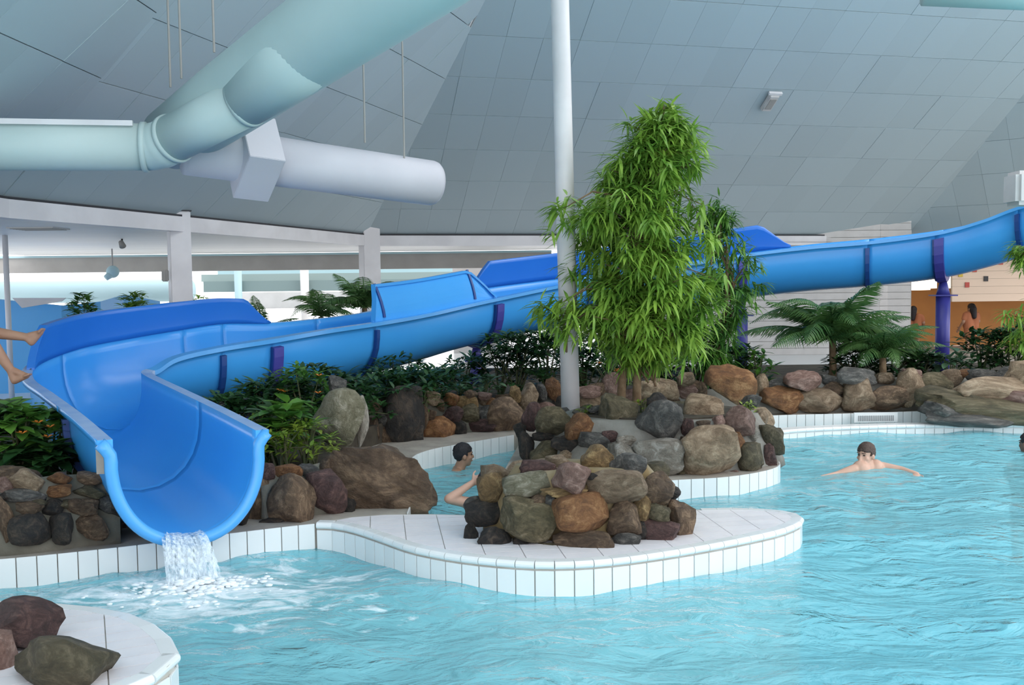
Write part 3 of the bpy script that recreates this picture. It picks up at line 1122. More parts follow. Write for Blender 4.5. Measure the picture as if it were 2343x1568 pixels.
for i in range(420):
    a = RND.uniform(0, 6.28)
    rr = abs(RND.gauss(0, 0.22))
    x, y = q0.x + math.cos(a) * rr * 1.35, q0.y + math.sin(a) * rr * 0.8 - 0.05
    s = RND.uniform(0.006, 0.030) * math.exp(-rr * 1.3)
    r_ = bmesh.ops.create_icosphere(bm, subdivisions=1, radius=1)
    bmesh.ops.transform(bm, matrix=Matrix.Translation((x, y, 0.005 + 0.05 * math.exp(-(rr / 0.2) ** 2) * RND.random())) @ Matrix.Diagonal((s * 1.7, s * 1.2, s * .6, 1)), verts=r_['verts'])
tag(add('splash_foam', bm_mesh('splash_foam', bm), M['foam'], smooth=True), 'white foam bubbling where the slide water lands', 'foam', kind='stuff')

# ================================================================== ROCKS
ROCKMESH = []


def rock_base(seed, sub=3, layered=False):
    rg = random.Random(seed)
    bm = bmesh.new()
    bmesh.ops.create_icosphere(bm, subdivisions=sub, radius=1)
    off = Vector((rg.uniform(-50, 50), rg.uniform(-50, 50), rg.uniform(-50, 50)))
    planes = []
    for i in range(12):
        n = Vector((rg.gauss(0, 1), rg.gauss(0, 1), rg.gauss(0, 1))).normalized()
        planes.append((n, rg.uniform(0.62, 0.92)))
    for v in bm.verts:
        p = v.co.copy()
        mxn = max(abs(p.x), abs(p.y), abs(p.z))
        p = p / (mxn ** 0.55)
        for n, d in planes:
            e = p.dot(n) - d
            if e > 0:
                p -= n * e
        p *= 1 + 0.10 * noise.noise(p * 1.7 + off) + 0.06 * noise.noise(p * 4.0 + off) + 0.03 * noise.noise(p * 9 + off)
        if layered:
            q = p.z * 0.85 + p.x * 0.5 + 0.25 * noise.noise(p * 1.3 + off)
            p *= 1 + 0.05 * (abs((q * 3.1) % 1 - 0.5) * 2 - 0.5) + 0.05 * noise.noise(Vector((p.x * 1.5, p.y * 1.5, q * 9)))
        v.co = p
    lo = [min(v.co[k] for v in bm.verts) for k in range(3)]
    hi = [max(v.co[k] for v in bm.verts) for k in range(3)]
    for v in bm.verts:
        v.co = Vector([(v.co[k] - (lo[k] + hi[k]) / 2) / (hi[k] - lo[k]) for k in range(3)])
    for f in bm.faces:
        f.smooth = True
    me = bm_mesh('stone', bm)
    me.materials.append(ROCK['brown'])
    return me


for i in range(14):
    ROCKMESH.append(rock_base(100 + i, 3))
NR = len(ROCKMESH)
ROCKMESH.append(rock_base(322, 5, True))
ROCKMESH.append(rock_base(305, 5, True))


def stone(c, size, kind, parent=None, name='stone', tilt=0.0, yaw=None, idx=None, **k):
    o = bpy.data.objects.new(name, ROCKMESH[RND.randrange(NR) if idx is None else idx])
    link(o, parent)
    o.material_slots[0].link = 'OBJECT'
    o.material_slots[0].material = ROCK[kind]
    o.location = c
    o.scale = size
    o.rotation_euler = (RND.uniform(-.15, .15), tilt + RND.uniform(-.12, .12), RND.uniform(-.3, .3) if yaw is None else yaw)
    return tag(o, **k)


def bvh_of(o):
    return BVHTree.FromPolygons([v.co.copy() for v in o.data.vertices], [tuple(p.vertices) for p in o.data.polygons])


def stones(parent, rows, conv, Df, grow=1.1, depth=0.8, core=None):
    tr_ = bvh_of(core) if core else None
    for (cx, cy, w_, h_, kind) in rows:
        x, y, s = conv(cx, cy)
        D = Df(x, y)
        if tr_:
            h_it = tr_.ray_cast(CAM, ray(x, y).normalized())[0]
            if h_it is not None:
                D = min(h_it.y, D + 0.15)
        k = D / FPX * s * grow
        dp = max(0.10, min(w_, h_) * k * depth)
        c = P(x, y, D - dp * 0.22)
        stone(c, (w_ * k, dp, h_ * k), kind, parent)


def core_strip(name, m, parent, pts, thick, rough=0.04):
    """lumpy mortar body: pts = list of (x, y, z_bottom, z_top) along the wall line (front face)"""
    bm = bmesh.new()
    rows = []
    P4 = crom(pts, 0.08)
    for i, (x, y, z0, z1) in enumerate(P4):
        a, b = P4[max(i - 1, 0)], P4[min(i + 1, len(P4) - 1)]
        t = Vector((b[0] - a[0], b[1] - a[1], 0)).normalized()
        nb = Vector((-t.y, t.x, 0))
        row = []
        for j in range(7):
            f = j / 6
            z = z0 + (z1 - z0) * f
            q = Vector((x, y, z)) + nb * (thick * 0.35 * f * f)
            q += nb * rough * noise.noise(Vector((x * 4, y * 4, z * 5))) * 1.2
            row.append(q)
        row += [row[-1] + nb * thick * 0.4 - Vector((0, 0, 0.05)), Vector((x, y, z0)) + nb * thick]
        rows.append([bm.verts.new(q) for q in row])
    k = len(rows[0])
    for i in range(len(rows) - 1):
        for j in range(k):
            bm.faces.new((rows[i][j], rows[i][(j + 1) % k], rows[i + 1][(j + 1) % k], rows[i + 1][j]))
    bm.faces.new(rows[0])
    bm.faces.new(rows[-1][::-1])
    return add(name, bm_mesh(name, bm), m, parent, smooth=True)


def mound(name, m, parent, c, r, z0, z1, top=0.5):
    "rounded mortar heap"
    bm = bmesh.new()
    n, L_ = 40, 9
    rows = []
    for j in range(L_):
        f = j / (L_ - 1)
        k = (1 - (1 - top) * f ** 1.6)
        row = []
        for i in range(n):
            a = i * 2 * math.pi / n
            q = Vector((c[0] + math.cos(a) * r[0] * k, c[1] + math.sin(a) * r[1] * k, z0 + (z1 - z0) * f))
            q += Vector((math.cos(a), math.sin(a), 0)) * 0.05 * noise.noise(q * 4)
            row.append(bm.verts.new(q))
        rows.append(row)
    for j in range(L_ - 1):
        for i in range(n):
            bm.faces.new((rows[j][i], rows[j][(i + 1) % n], rows[j + 1][(i + 1) % n], rows[j + 1][i]))
    bm.faces.new(rows[-1])
    bm.faces.new(rows[0][::-1])
    return add(name, bm_mesh(name, bm), m, parent, smooth=True)


cv3 = lambda x, y: (1000 + x / 2.757, 850 + y / 2.757, 1 / 2.757)
cv4 = lambda x, y: (1160 + x / 5.857, 880 + y / 5.857, 1 / 5.857)
cv5 = lambda x, y: (1500 + x / 5.057, 820 + y / 5.057, 1 / 5.057)
cvR = lambda x, y: (1650 + x / 3.381, 780 + y / 3.381, 1 / 3.381)
cv6 = lambda x, y: (800 + x / 4.506, 820 + y / 4.506, 1 / 4.506)
cv7 = lambda x, y: (x / 3.733, 840 + y / 3.733, 1 / 3.733)
cv8 = lambda x, y: (480 + x / 3.563, 780 + y / 3.563, 1 / 3.563)

# front island mound
g = G(1320, 1262, ZD)
t = empty('rock_mound', (g.x, 6.6, ZD), 'mound of mortared brown stones on the white tiled peninsula', 'rock mound')
core = mound('mortar', M['mortargold'], t, (0.47, 6.68), (0.69, 0.34), ZD, 0.66, 0.70)


def D_front(x, y):
    u = (x - 1325) / 265
    return 6.30 + 0.22 * u * u + (0.40 * max(0, (1240 - y)) / 210)


rows = [(345, 735, 160, 170, 'gold'), (565, 715, 270, 140, 'lichen'), (640, 615, 210, 100, 'maroon'), (840, 680, 220, 200, 'rose'), (1010, 545, 180, 150, 'gold'),
        (1200, 595, 210, 170, 'grey'), (1130, 725, 340, 190, 'tan'), (985, 668, 75, 50, 'dark'), (320, 885, 260, 170, 'dark'), (600, 930, 340, 240, 'olive'),
        (910, 890, 310, 215, 'orange'), (1180, 930, 210, 205, 'brown'), (1390, 740, 190, 200, 'brown'), (1490, 765, 85, 90, 'dark'), (1390, 890, 150, 110, 'olive'),
        (1400, 1010, 230, 160, 'maroon'), (1545, 940, 150, 230, 'brown'), (215, 1040, 80, 150, 'dark'), (360, 1070, 190, 180, 'dark'), (540, 1090, 110, 90, 'dark'),
        (705, 1130, 150, 90, 'olive'), (920, 1085, 350, 150, 'brown'), (1180, 1075, 190, 110, 'grey'), (1290, 1010, 70, 120, 'dark'), (1300, 870, 110, 150, 'gold'),
        (500, 830, 130, 90, 'dark'), (640, 840, 140, 110, 'brown'), (720, 820, 60, 80, 'grey'), (240, 835, 130, 90, 'grey'), (760, 590, 150, 110, 'tan'), (800, 765, 260, 60, 'gold')]
stones(t, rows, cv3, D_front, 1.18, 0.85, core)
for i in range(12):
    a = math.radians(20 + 140 * i / 11)
    stone((0.47 + 0.62 * math.cos(a), 6.68 + 0.34 * math.sin(a), 0.33 + 0.20 * (i % 2)), (0.26, 0.2, 0.24), RND.choice(['brown', 'olive', 'tan', 'grey']), t)

# planter island mound
t = empty('rock_planter', (1.6, 9.6, 0.17), 'ring of pale-mortared boulders around the pole and tall leafy tree', 'rock planter')
core = mound('mortar', M['mortarpale'], t, (1.48, 9.62), (1.22, 0.85), 0.10, 0.62, 0.80)


def D_plant(x, y):
    u = (x - 1490) / 300
    return 8.78 + 0.55 * u * u + 0.55 * max(0, (1090 - y)) / 190


rows = [(620, 480, 440, 340, 'olive'), (330, 430, 240, 360, 'maroon'), (170, 620, 160, 200, 'dark'), (260, 850, 200, 420, 'dark'), (980, 560, 350, 330, 'orange'),
        (1500, 400, 450, 490, 'olive'), (2030, 490, 550, 580, 'grey'), (2010, 200, 240, 170, 'dark'), (560, 930, 450, 330, 'olive'), (800, 800, 380, 220, 'dark'),
        (1170, 770, 420, 230, 'grey'), (1370, 690, 190, 140, 'maroon'), (1600, 760, 260, 150, 'pale'), (1560, 980, 350, 400, 'pale'), (2030, 960, 610, 450, 'pale'),
        (780, 960, 210, 160, 'tan'), (1200, 330, 210, 90, 'grey'), (1250, 1000, 260, 240, 'dark'), (480, 700, 260, 120, 'dark')]
stones(t, rows, cv4, D_plant, 1.14, 0.8, core)
rows = [(570, 590, 430, 310, 'tan'), (960, 730, 370, 330, 'rose'), (370, 810, 140, 210, 'maroon'), (550, 760, 150, 80, 'brown'), (740, 730, 130, 130, 'rose'),
        (620, 1060, 630, 530, 'tan'), (930, 1000, 190, 260, 'orange'), (1100, 1150, 300, 330, 'olive'), (1330, 930, 280, 340, 'olive'), (1320, 1130, 170, 260, 'maroon'),
        (1120, 880, 140, 160, 'pale'), (1230, 690, 150, 180, 'tan'), (1100, 500, 230, 140, 'grey'), (340, 990, 120, 160, 'brown'), (900, 1330, 100, 60, 'rose'), (260, 1290, 160, 90, 'olive')]
stones(t, rows, cv5, D_plant, 1.14, 0.8, core)
for i in range(9):
    a = math.radians(15 + 150 * i / 8)
    stone((1.48 + 1.12 * math.cos(a), 9.62 + 0.80 * math.sin(a), 0.45), (0.34, 0.26, 0.36), RND.choice(['brown', 'olive', 'tan', 'grey']), t)

# back wall, right part
t = empty('rock_wall', (4.2, 12.7, 0.2), 'low wall of rounded tan boulders along the river channel below the palm', 'rock wall')
core = core_strip('mortar', M['mortarpale'], t, [(P(1285, 930, 11.9).x, 12.0, 0.15, 0.42), (2.4, 12.45, 0.15, 0.5), (4.2, 12.68, 0.15, 0.6), (5.6, 12.72, 0.15, 0.62), (7.2, 12.7, 0.15, 0.62)], 0.5)
Db = lambda x, y: 12.5 + 0.25 * max(0, 930 - y) / 80 - (0.0012 * max(0, 1700 - x))
rows = [(470, 460, 310, 200, 'orange'), (770, 470, 330, 170, 'tan'), (630, 310, 270, 150, 'rose'), (440, 340, 150, 90, 'grey'), (320, 360, 100, 180, 'tan'),
        (1060, 410, 270, 230, 'tan'), (1300, 440, 250, 170, 'brown'), (1450, 360, 210, 270, 'tan'), (870, 380, 160, 110, 'brown'), (1050, 275, 310, 120, 'grey'),
        (850, 310, 140, 80, 'grey'), (1270, 290, 130, 80, 'tan'), (1480, 255, 140, 80, 'rose'), (1750, 290, 200, 140, 'tan'), (1640, 340, 260, 170, 'olive'),
        (1900, 250, 100, 60, 'orange'), (2010, 270, 220, 100, 'grey'), (2200, 260, 180, 110, 'grey'), (590, 420, 100, 90, 'grey'), (1600, 430, 180, 140, 'olive'), (2320, 290, 180, 120, 'tan')]
stones(t, rows, cvR, Db, 1.18, 0.85, core)
rows = [(950, 130, 140, 70, 'rose'), (1000, 200, 190, 100, 'tan'), (1100, 90, 110, 150, 'rose'), (1340, 130, 170, 120, 'tan'), (1430, 110, 170, 110, 'tan'), (1570, 50, 95, 80, 'tan'), (1570, 125, 150, 95, 'rose'),
        (1650, 120, 90, 110, 'brown'), (1250, 170, 120, 110, 'rose'), (1450, 190, 150, 90, 'brown'), (1010, 110, 120, 70, 'brown')]
stones(t, rows, cv3, Db, 1.21, 0.85, core)
c = P(1672, 880, 12.2)
stone(c, (0.70, 0.45, 0.53), 'orange', None, 'boulder', idx=3, label='large orange-brown boulder standing behind the planter island', cat='boulder')
# slab outcrop
t = empty('rock_outcrop', (6.4, 12.2, 0.1), 'broad flat slabs of tan rock reaching down to the river water', 'rock outcrop')
for cx, cy, w_, h_, kind, D in ((2285, 895, 200, 60, 'tan', 12.25), (2190, 918, 170, 46, 'olive', 12.2), (2290, 940, 330, 54, 'olive', 12.05), (2180, 950, 130, 40, 'grey', 12.1), (2330, 915, 160, 40, 'rose', 12.15), (2420, 900, 220, 110, 'tan', 12.3), (2245, 960, 240, 34, 'grey', 12.0)):
    k = D / FPX * 1.12
    stone(P(cx, cy, D), (w_ * k, 0.42, h_ * k), kind, t, 'slab', tilt=0.12)

# back wall, left part
t = empty('rock_wall', (-0.4, 11.2, 0.2), 'wall of mixed orange, grey and maroon stones behind the channel swimmer', 'rock wall')
core = core_strip('mortar', M['mortar'], t, [(P(835, 1000, 10.4).x, 10.55, 0.15, 0.62), (P(960, 1000, 10.8).x, 10.95, 0.15, 0.60), (P(1100, 980, 11.3).x, 11.4, 0.15, 0.55), (P(1290, 960, 11.8).x, 11.9, 0.15, 0.50)], 0.5)
Dl = lambda x, y: 10.45 + (x - 835) * 0.0031 + 0.25 * max(0, 985 - y) / 110
rows = [(240, 500, 140, 120, 'brown'), (300, 460, 110, 80, 'maroon'), (330, 640, 130, 130, 'grey'), (240, 760, 130, 260, 'brown'), (380, 790, 130, 230, 'brown'), (560, 600, 390, 570, 'dark'), (640, 800, 210, 260, 'dark'),
        (860, 410, 140, 140, 'tan'), (1040, 430, 160, 150, 'orange'), (1210, 470, 210, 150, 'gold'), (1250, 370, 130, 80, 'brown'), (1390, 390, 140, 80, 'rose'), (1385, 430, 130, 110, 'tan'),
        (1060, 590, 200, 170, 'maroon'), (1240, 560, 210, 180, 'olive'), (1400, 580, 170, 170, 'grey'), (1600, 590, 340, 330, 'brown'), (920, 740, 320, 240, 'orange'), (1350, 710, 310, 150, 'maroon'),
        (1120, 740, 160, 190, 'dark'), (1710, 370, 110, 160, 'gold'), (1850, 380, 170, 230, 'tan'), (1970, 360, 120, 170, 'grey'), (2110, 330, 160, 240, 'orange'), (2150, 410, 110, 170, 'dark'),
        (1610, 410, 220, 70, 'brown'), (820, 590, 140, 110, 'brown'), (1870, 540, 170, 110, 'tan'), (760, 600, 110, 260, 'brown'), (1470, 500, 150, 160, 'orange'), (930, 480, 90, 120, 'brown'), (2010, 520, 200, 120, 'rose')]
stones(t, rows, cv6, Dl, 1.18, 0.8, core)

# wall below the slide, left of the outlet
t = empty('rock_wall', (-3.0, 6.9, 0.2), 'dark mortared stone wall left of the slide outlet', 'rock wall')
ga = [G(x, y, ZD) for x, y in ((-500, 1306), (0, 1272), (130, 1258), (268, 1244))]
core = core_strip('mortar', M['mortar'], t, [(p.x, p.y + 0.06, 0.12, z) for p, z in zip(ga, (0.64, 0.66, 0.66, 0.64))], 0.45, 0.05)
Dw = lambda x, y: 6.72 + x * 0.0009 + 0.12 * (1240 - y) / 180
rows = [(220, 960, 310, 170, 'tan'), (510, 945, 210, 90, 'orange'), (780, 950, 270, 100, 'brown'), (40, 1010, 130, 130, 'rose'), (190, 1100, 350, 110, 'grey'), (500, 1060, 240, 100, 'orange'), (770, 1060, 260, 90, 'olive'),
        (440, 1200, 170, 130, 'dark'), (250, 1200, 240, 100, 'brown'), (700, 1190, 270, 150, 'brown'), (900, 1180, 150, 140, 'grey'), (50, 1300, 130, 380, 'brown'), (240, 1390, 290, 260, 'dark'), (530, 1380, 230, 250, 'dark'),
        (790, 1360, 290, 210, 'brown'), (1040, 1390, 140, 160, 'maroon'), (340, 1160, 110, 60, 'olive'), (560, 1170, 90, 70, 'olive'), (60, 1100, 90, 70, 'dark'), (1000, 1200, 140, 160, 'dark')]
stones(t, rows, cv7, Dw, 1.14, 0.6, core)
for i in range(5):
    stone((ga[0].x + 0.1 + i * 0.32, 6.72, 0.32 + 0.25 * (i % 2)), (0.33, 0.2, 0.26), RND.choice(['brown', 'dark', 'grey']), t)

# right of the outlet
t = empty('rock_wall', (-1.8, 7.4, 0.2), 'short wall of wet red-brown stones right of the slide outlet', 'rock wall')
core = core_strip('mortar', M['mortar'], t, [(P(605, 1180, 7.0).x, 7.05, 0.12, 0.50), (P(690, 1180, 7.15).x, 7.20, 0.12, 0.52), (P(790, 1180, 7.4).x, 7.42, 0.12, 0.54), (P(900, 1150, 7.8).x, 7.85, .12, .45)], 0.5)
Dr = lambda x, y: 7.02 + (x - 560) * 0.0016 + 0.15 * max(0, 1190 - y) / 120
rows = [(460, 1080, 130, 160, 'maroon'), (630, 1075, 230, 120, 'orange'), (820, 1070, 190, 120, 'grey'), (640, 1320, 360, 420, 'brown'), (950, 1250, 300, 360, 'maroon'), (390, 1280, 210, 430, 'brown'), (950, 1030, 120, 160, 'brown'), (1110, 1350, 150, 180, 'dark'), (250, 1350, 180, 300, 'dark'), (520, 1490, 260, 90, 'dark')]
stones(t, rows, cv8, Dr, 1.16, 0.7, core)

# single boulders
c = P(866, 1102, 7.70)
stone(c, (0.98, 0.62, 0.62), 'brown', None, 'boulder', idx=14, tilt=0.16, yaw=0.1, label='huge layered brown boulder at the water beside the tiled peninsula', cat='boulder')
c = P(776, 955, 8.9)
stone(c, (0.50, 0.34, 0.56), 'lichen', None, 'boulder', idx=4, tilt=0.0, yaw=0.2, label='upright pale olive boulder among the shrubs behind the layered boulder', cat='boulder')
c = P(828, 965, 9.0)
stone(c, (0.14, 0.28, 0.50), 'pale', None, 'boulder', idx=7, tilt=-0.05, yaw=0.1, label='narrow white rock leaning against the upright olive boulder', cat='boulder')
c = P(773, 884, 9.3)
stone(c, (0.18, 0.18, 0.22), 'grey', None, 'boulder', idx=9, label='small pointed grey rock behind the upright olive boulder', cat='boulder')
# foreground rocks
c = P(30, 1430, 4.60)
stone(c, (0.42, 0.30, 0.24), 'maroon', None, 'boulder', idx=5, tilt=0.1, label='smooth reddish rock on the rounded white ledge', cat='boulder')
c = P(140, 1522, 4.20)
stone(c, (0.46, 0.32, 0.32), 'olive', None, 'boulder', idx=4, tilt=0.05, yaw=-0.1, label='olive grey rock lying on the edge of the rounded ledge', cat='boulder')
c = P(-30, 1510, 4.35)
stone(c, (0.28, 0.26, 0.30), 'rose', None, 'boulder', idx=2, label='pinkish brown rock between the other rocks of the rounded ledge', cat='boulder')

# ================================================================== POLE, DUCTS, FITTINGS
a = P(1306, 952, 10.35)
b = P(1281, 0, 10.75)
dirn = (b - a).normalized()
t = empty('support_pole', (a.x, a.y, 0.45), 'tall round white steel pole rising from the planter island', 'pole')
top = a + dirn * ((6.9 - a.z) / dirn.z)
tube('shaft', [a - dirn * 0.25, top], 0.101, M['white'], t, n=28)
tube('base_collar', [a - dirn * 0.02, a + dirn * 0.05], 0.125, M['white'], t, n=28)


def axis_tube(name, pts, rads, m, parent, n=36, **k):
    return tube(name, pts, rads, m, parent, n, **k)


# pale green branching duct
dt = empty('ventilation_duct', P(345, 338, 9.4), 'pale green branching air duct with elbow and wide trunk under the ceiling', 'duct')
E = P(345, 337, 9.4)
Lf = P(-300, 333, 8.9)
axis_tube('horizontal_run', [Lf, E - (E - Lf).normalized() * 0.04], 0.225, M['duct'], dt)
K1 = P(395, 318, 9.32)
U = P(562, 232, 8.9)
axis_tube('elbow', [E - (E - Lf).normalized() * 0.05, E + Vector((0.02, 0, 0.005)), P(370, 331, 9.36), K1], 0.225, M['duct'], dt)
axis_tube('inclined_run', [K1, U], 0.225, M['duct'], dt)
T0, T1 = P(395, 318, 10.3), P(1060, -150, 6.9)
axis_tube('trunk', [T0, T0 + (T1 - T0) * 0.25, T1, T0 + (T1 - T0) * 1.7], [0.33, 0.36, 0.40, 0.40], M['duct'], dt, n=44)
TJ = T0 + (T1 - T0) * 0.60
axis_tube('branch_cone', [U, U + (TJ - U) * 0.55, TJ], [0.235, 0.315, 0.372], M['duct'], dt, n=44)
for p, q in ((E - (E - Lf).normalized() * 0.06, E), (K1, U), (U, K1)):
    d = (q - p).normalized()
    axis_tube('joint_band', [p - d * 0.02, p + d * 0.03], 0.24, M['duct'], dt)
bar_between('cable_tray', Lf + Vector((0, -0.17, 0.235)), E + Vector((-0.1, -0.17, 0.225)), 0.06, 0.05, M['white'], dt)
for x, y0_, y1_, D in ((390, 200, 105, 9.9), (490, 120, 8, 9.3), (415, 180, 135, 9.7)):
    hp = P(x, y0_, D)
    tube('hanger', [hp, (hp.x, hp.y, C0.z + S1 * n1.dot(Vector((hp.x - C0.x, hp.y - C0.y, 0))) + 0.02)], 0.012, M['header'], dt, n=6)
# lilac white duct with collar
d2 = empty('ventilation_duct', P(700, 380, 9.9), 'lilac white round duct with rounded end passing through a square collar', 'duct')
A, B = P(425, 341, 9.95), P(985, 419, 11.5)
axd = (B - A).normalized()
R2 = 0.265
end = [B + axd * (0.10 * math.sin(f * math.pi / 2)) for f in (0, .3, .6, .85, 1.0)]
axis_tube('pipe', [A, B] + end[1:], [R2, R2] + [R2 - 0.10 * (1 - math.cos(f * math.pi / 2)) for f in (.3, .6, .85, 1.0)], M['duct2'], d2, n=44)
Ccol = P(582, 362, 10.3)
side = axd.cross(Vector((0, 0, 1))).normalized()
upv = side.cross(axd)
th = math.radians(38)
sx = side * math.cos(th) + upv * math.sin(th)
sz = -side * math.sin(th) + upv * math.cos(th)
rotm = Matrix((axd, sx, sz)).transposed()
add('square_collar', box_mesh('square_collar', Ccol, (0.38, 0.63, 0.63), rotm, 0.006), M['duct2'], d2)
for x, y0_, y1_, D in ((835, 312, 250, 10.7), (925, 350, 278, 11.0)):
    hp = P(x, y0_ + 15, D + 0.15)
    tube('hanger', [hp, (hp.x, hp.y, C0.z + S1 * n1.dot(Vector((hp.x - C0.x, hp.y - C0.y, 0))) + 0.02)], 0.012, M['header'], d2, n=6)
# duct at the top right, its underside just in view
d3 = empty('ventilation_duct', P(2250, -50, 9), 'round white duct high above the right end of the slide', 'duct')
axis_tube('pipe', [P(2120, -52, 9.0), P(2700, -30, 8.6)], [0.25, 0.25], M['duct'], d3)
# floodlight on the ceiling
hit = PLANE(1760, 228, C2, nn2)
fl_ = empty('floodlight', hit, 'small floodlight fixed to the grey ceiling panels', 'floodlight')
upr = (n2 + Vector((0, 0, S2))).normalized()
nrr = e2.cross(upr)
if nrr.z > 0:
    nrr = -nrr
rm = Matrix((e2, upr, nrr)).transposed()
add('housing', box_mesh('housing', hit + nrr * 0.06, (0.20, 0.42, 0.10), rm, 0.02), M['offwhite'], fl_)
add('glass', box_mesh('glass', hit + nrr * 0.115, (0.12, 0.26, 0.012), rm), M['header'], fl_)
add('bracket', box_mesh('bracket', hit + nrr * 0.06 + upr * 0.23, (0.26, 0.05, 0.05), rm), M['white'], fl_)
# box at the right edge
c = P(2345, 432, 12.6)
bx = empty('wall_unit', (c.x, c.y, c.z - 0.22), 'rounded white cabinet hanging above the slide at the ceiling', 'cabinet')
add('case', box_mesh('case', (c.x + 0.06, c.y, c.z), (0.52, 0.4, 0.44), None, 0.05), M['offwhite'], bx)
add('door', box_mesh('door', (c.x + 0.12, c.y - 0.205, c.z), (0.24, 0.02, 0.36), None, 0.008), M['white'], bx)
tube('hanger', [(c.x + 0.06, c.y, c.z + 0.2), (c.x + 0.06, c.y, c.z + 1.2)], 0.02, M['white'], bx, n=8)

# ================================================================== PLANK WALL AND CAFE ALCOVE (right)
def plank_wall(name, x0, x1, D0, D1, z0, z1, label, slope_top=None):
    t = empty(name, (x0, D0, z0), label, kind='structure')
    z = z0
    ang = math.atan2(D1 - D0, x1 - x0)
    L_ = math.hypot(x1 - x0, D1 - D0)
    me = box_mesh('plank', (0, 0, 0), (L_, 0.03, 0.150))
    me.materials.append(M['plank'])
    while z < z1:
        o = bpy.data.objects.new('plank', me)
        link(o, t)
        o.location = ((x0 + x1) / 2, (D0 + D1) / 2, z + 0.078)
        o.rotation_euler = (0, 0, ang)
        z += 0.160
    add('backing', box_mesh('backing', ((x0 + x1) / 2 + 0.03 * math.sin(ang), (D0 + D1) / 2 + 0.03, (z0 + z1) / 2), (L_ - 0.02, 0.03, z1 - z0), Matrix.Rotation(ang, 3, 'Z')), M['header'], t)
    return t


wA = PLANE(1890, 533, C2, nn2)
wB = PLANE(2050, 512, C2, nn2)
DA, DB = wA.y, wB.y
xa0, xa1 = P(1480, 700, DA + 0.2).x, P(2012, 700, DA).x
plank_wall('wall_plank', xa0, xa1, DA + 0.1, DA, 0.2, wA.z + 0.1, 'white wall of horizontal planks behind the palm')
xb0, xb1 = P(2030, 700, DB).x, P(2082, 700, DB).x
plank_wall('wall_plank_pier', xb0, xb1, DB, DB, 0.2, wB.z + 0.1, 'narrow white planked pier beside the orange alcove')
plank_wall('wall_plank_return', xa1, xb0, DA, DB, 0.2, wB.z + 0.05, 'shaded planked return of the white wall')
plank_wall('wall_plank_side', xb1, xb1 + 0.04, DB, DB + 2.6, 0.2, 3.0, 'planked side wall of the orange alcove')
DO = DB + 2.6
DF = DB + 0.4
xo0, xo1 = xb1 - 0.1, P(2343, 700, DO).x + 4
ow = empty('wall_orange', (xo0, DO, 0.2), 'warm orange painted wall of the alcove', kind='structure')
add('panel', box_mesh('panel', ((xo0 + xo1) / 2, DO, 1.52), (xo1 - xo0, 0.1, 2.64)), M['orange'], ow)
xf0 = P(2178, 650, DF).x
zf0 = P(2250, 690, DF).z
pw = empty('wall_peach', (xf0, DF, zf0), 'peach boarded fascia with scattered coloured tiles above the alcove', kind='structure')
z = zf0
while z < 2.8:
    add('board', box_mesh('board', ((xf0 + xo1) / 2, DF, z + 0.09), (xo1 - xf0, 0.05, 0.176)), M['peach'], pw)
    z += 0.18
add('backing', box_mesh('backing', ((xf0 + xo1) / 2, DF + 0.04, (zf0 + z) / 2), (xo1 - xf0, 0.03, z - zf0)), M['header'], pw)
for x, y, m in ((2213, 652, 'red'), (2198, 628, 'yellow'), (2256, 638, 'black'), (2230, 617, 'red'), (2290, 600, 'red')):
    q = P(x, y, DF - 0.04)
    add('inset_tile', box_mesh('inset_tile', q, (0.10, 0.02, 0.12)), M[m], pw)
tag(add('ceiling_alcove', box_mesh('ceiling_alcove', ((xb1 + xo1) / 2, DB + 1.0, 2.88), (xo1 - xb1, 3.6, 0.05)), M['annex']), 'low white ceiling of the orange alcove', kind='structure')
LAMPS = iter(('wide lit cream drum lamp beside the planked pier', 'narrow lit drum lamp between the wide lamp and the violet post', 'narrow lit drum lamp right behind the violet post in front of the fascia'))
for x, y0_, y1_, w_, D in ((2106, 632, 664, 42, DB + 0.9), (2134, 622, 660, 18, DB + 1.3), (2167, 622, 660, 15, DB + 1.3)):
    p0, p1 = P(x, y0_, D), P(x, y1_, D)
    lp = empty('pendant_lamp', p1, next(LAMPS), 'lamp', 'pendant lamps in the alcove')
    tube('shade', [p0, p1], w_ / 2 * D / FPX, M['lamp'], lp, n=20)
    tube('cord', [p0, (p0.x, p0.y, 2.875)], 0.008, M['black'], lp, n=6)

# ================================================================== FAR HALL (left)
def simple(name, me, m, label, cat, **k):
    return tag(add(name, me, m, **k), label, cat)


p0, p1 = P(-200, 672, 25.0), P(437, 664, 25.0)
tt = empty('white_tube', p0, 'large horizontal white tube beyond the far openings', 'tube')
axis_tube('pipe', [p0, p1, p1 + Vector((0.06, 0, 0))], [0.29, 0.29, 0.22], M['canopy2'], tt, n=28)  # shade under the white tube is put into its pale blue colour
for x in (305, 40):
    q = P(x, 690, 25.0)
    tube('leg', [(q.x, q.y, 0.2), (q.x, q.y, q.z)], 0.12, M['canopy2'], tt, n=14)
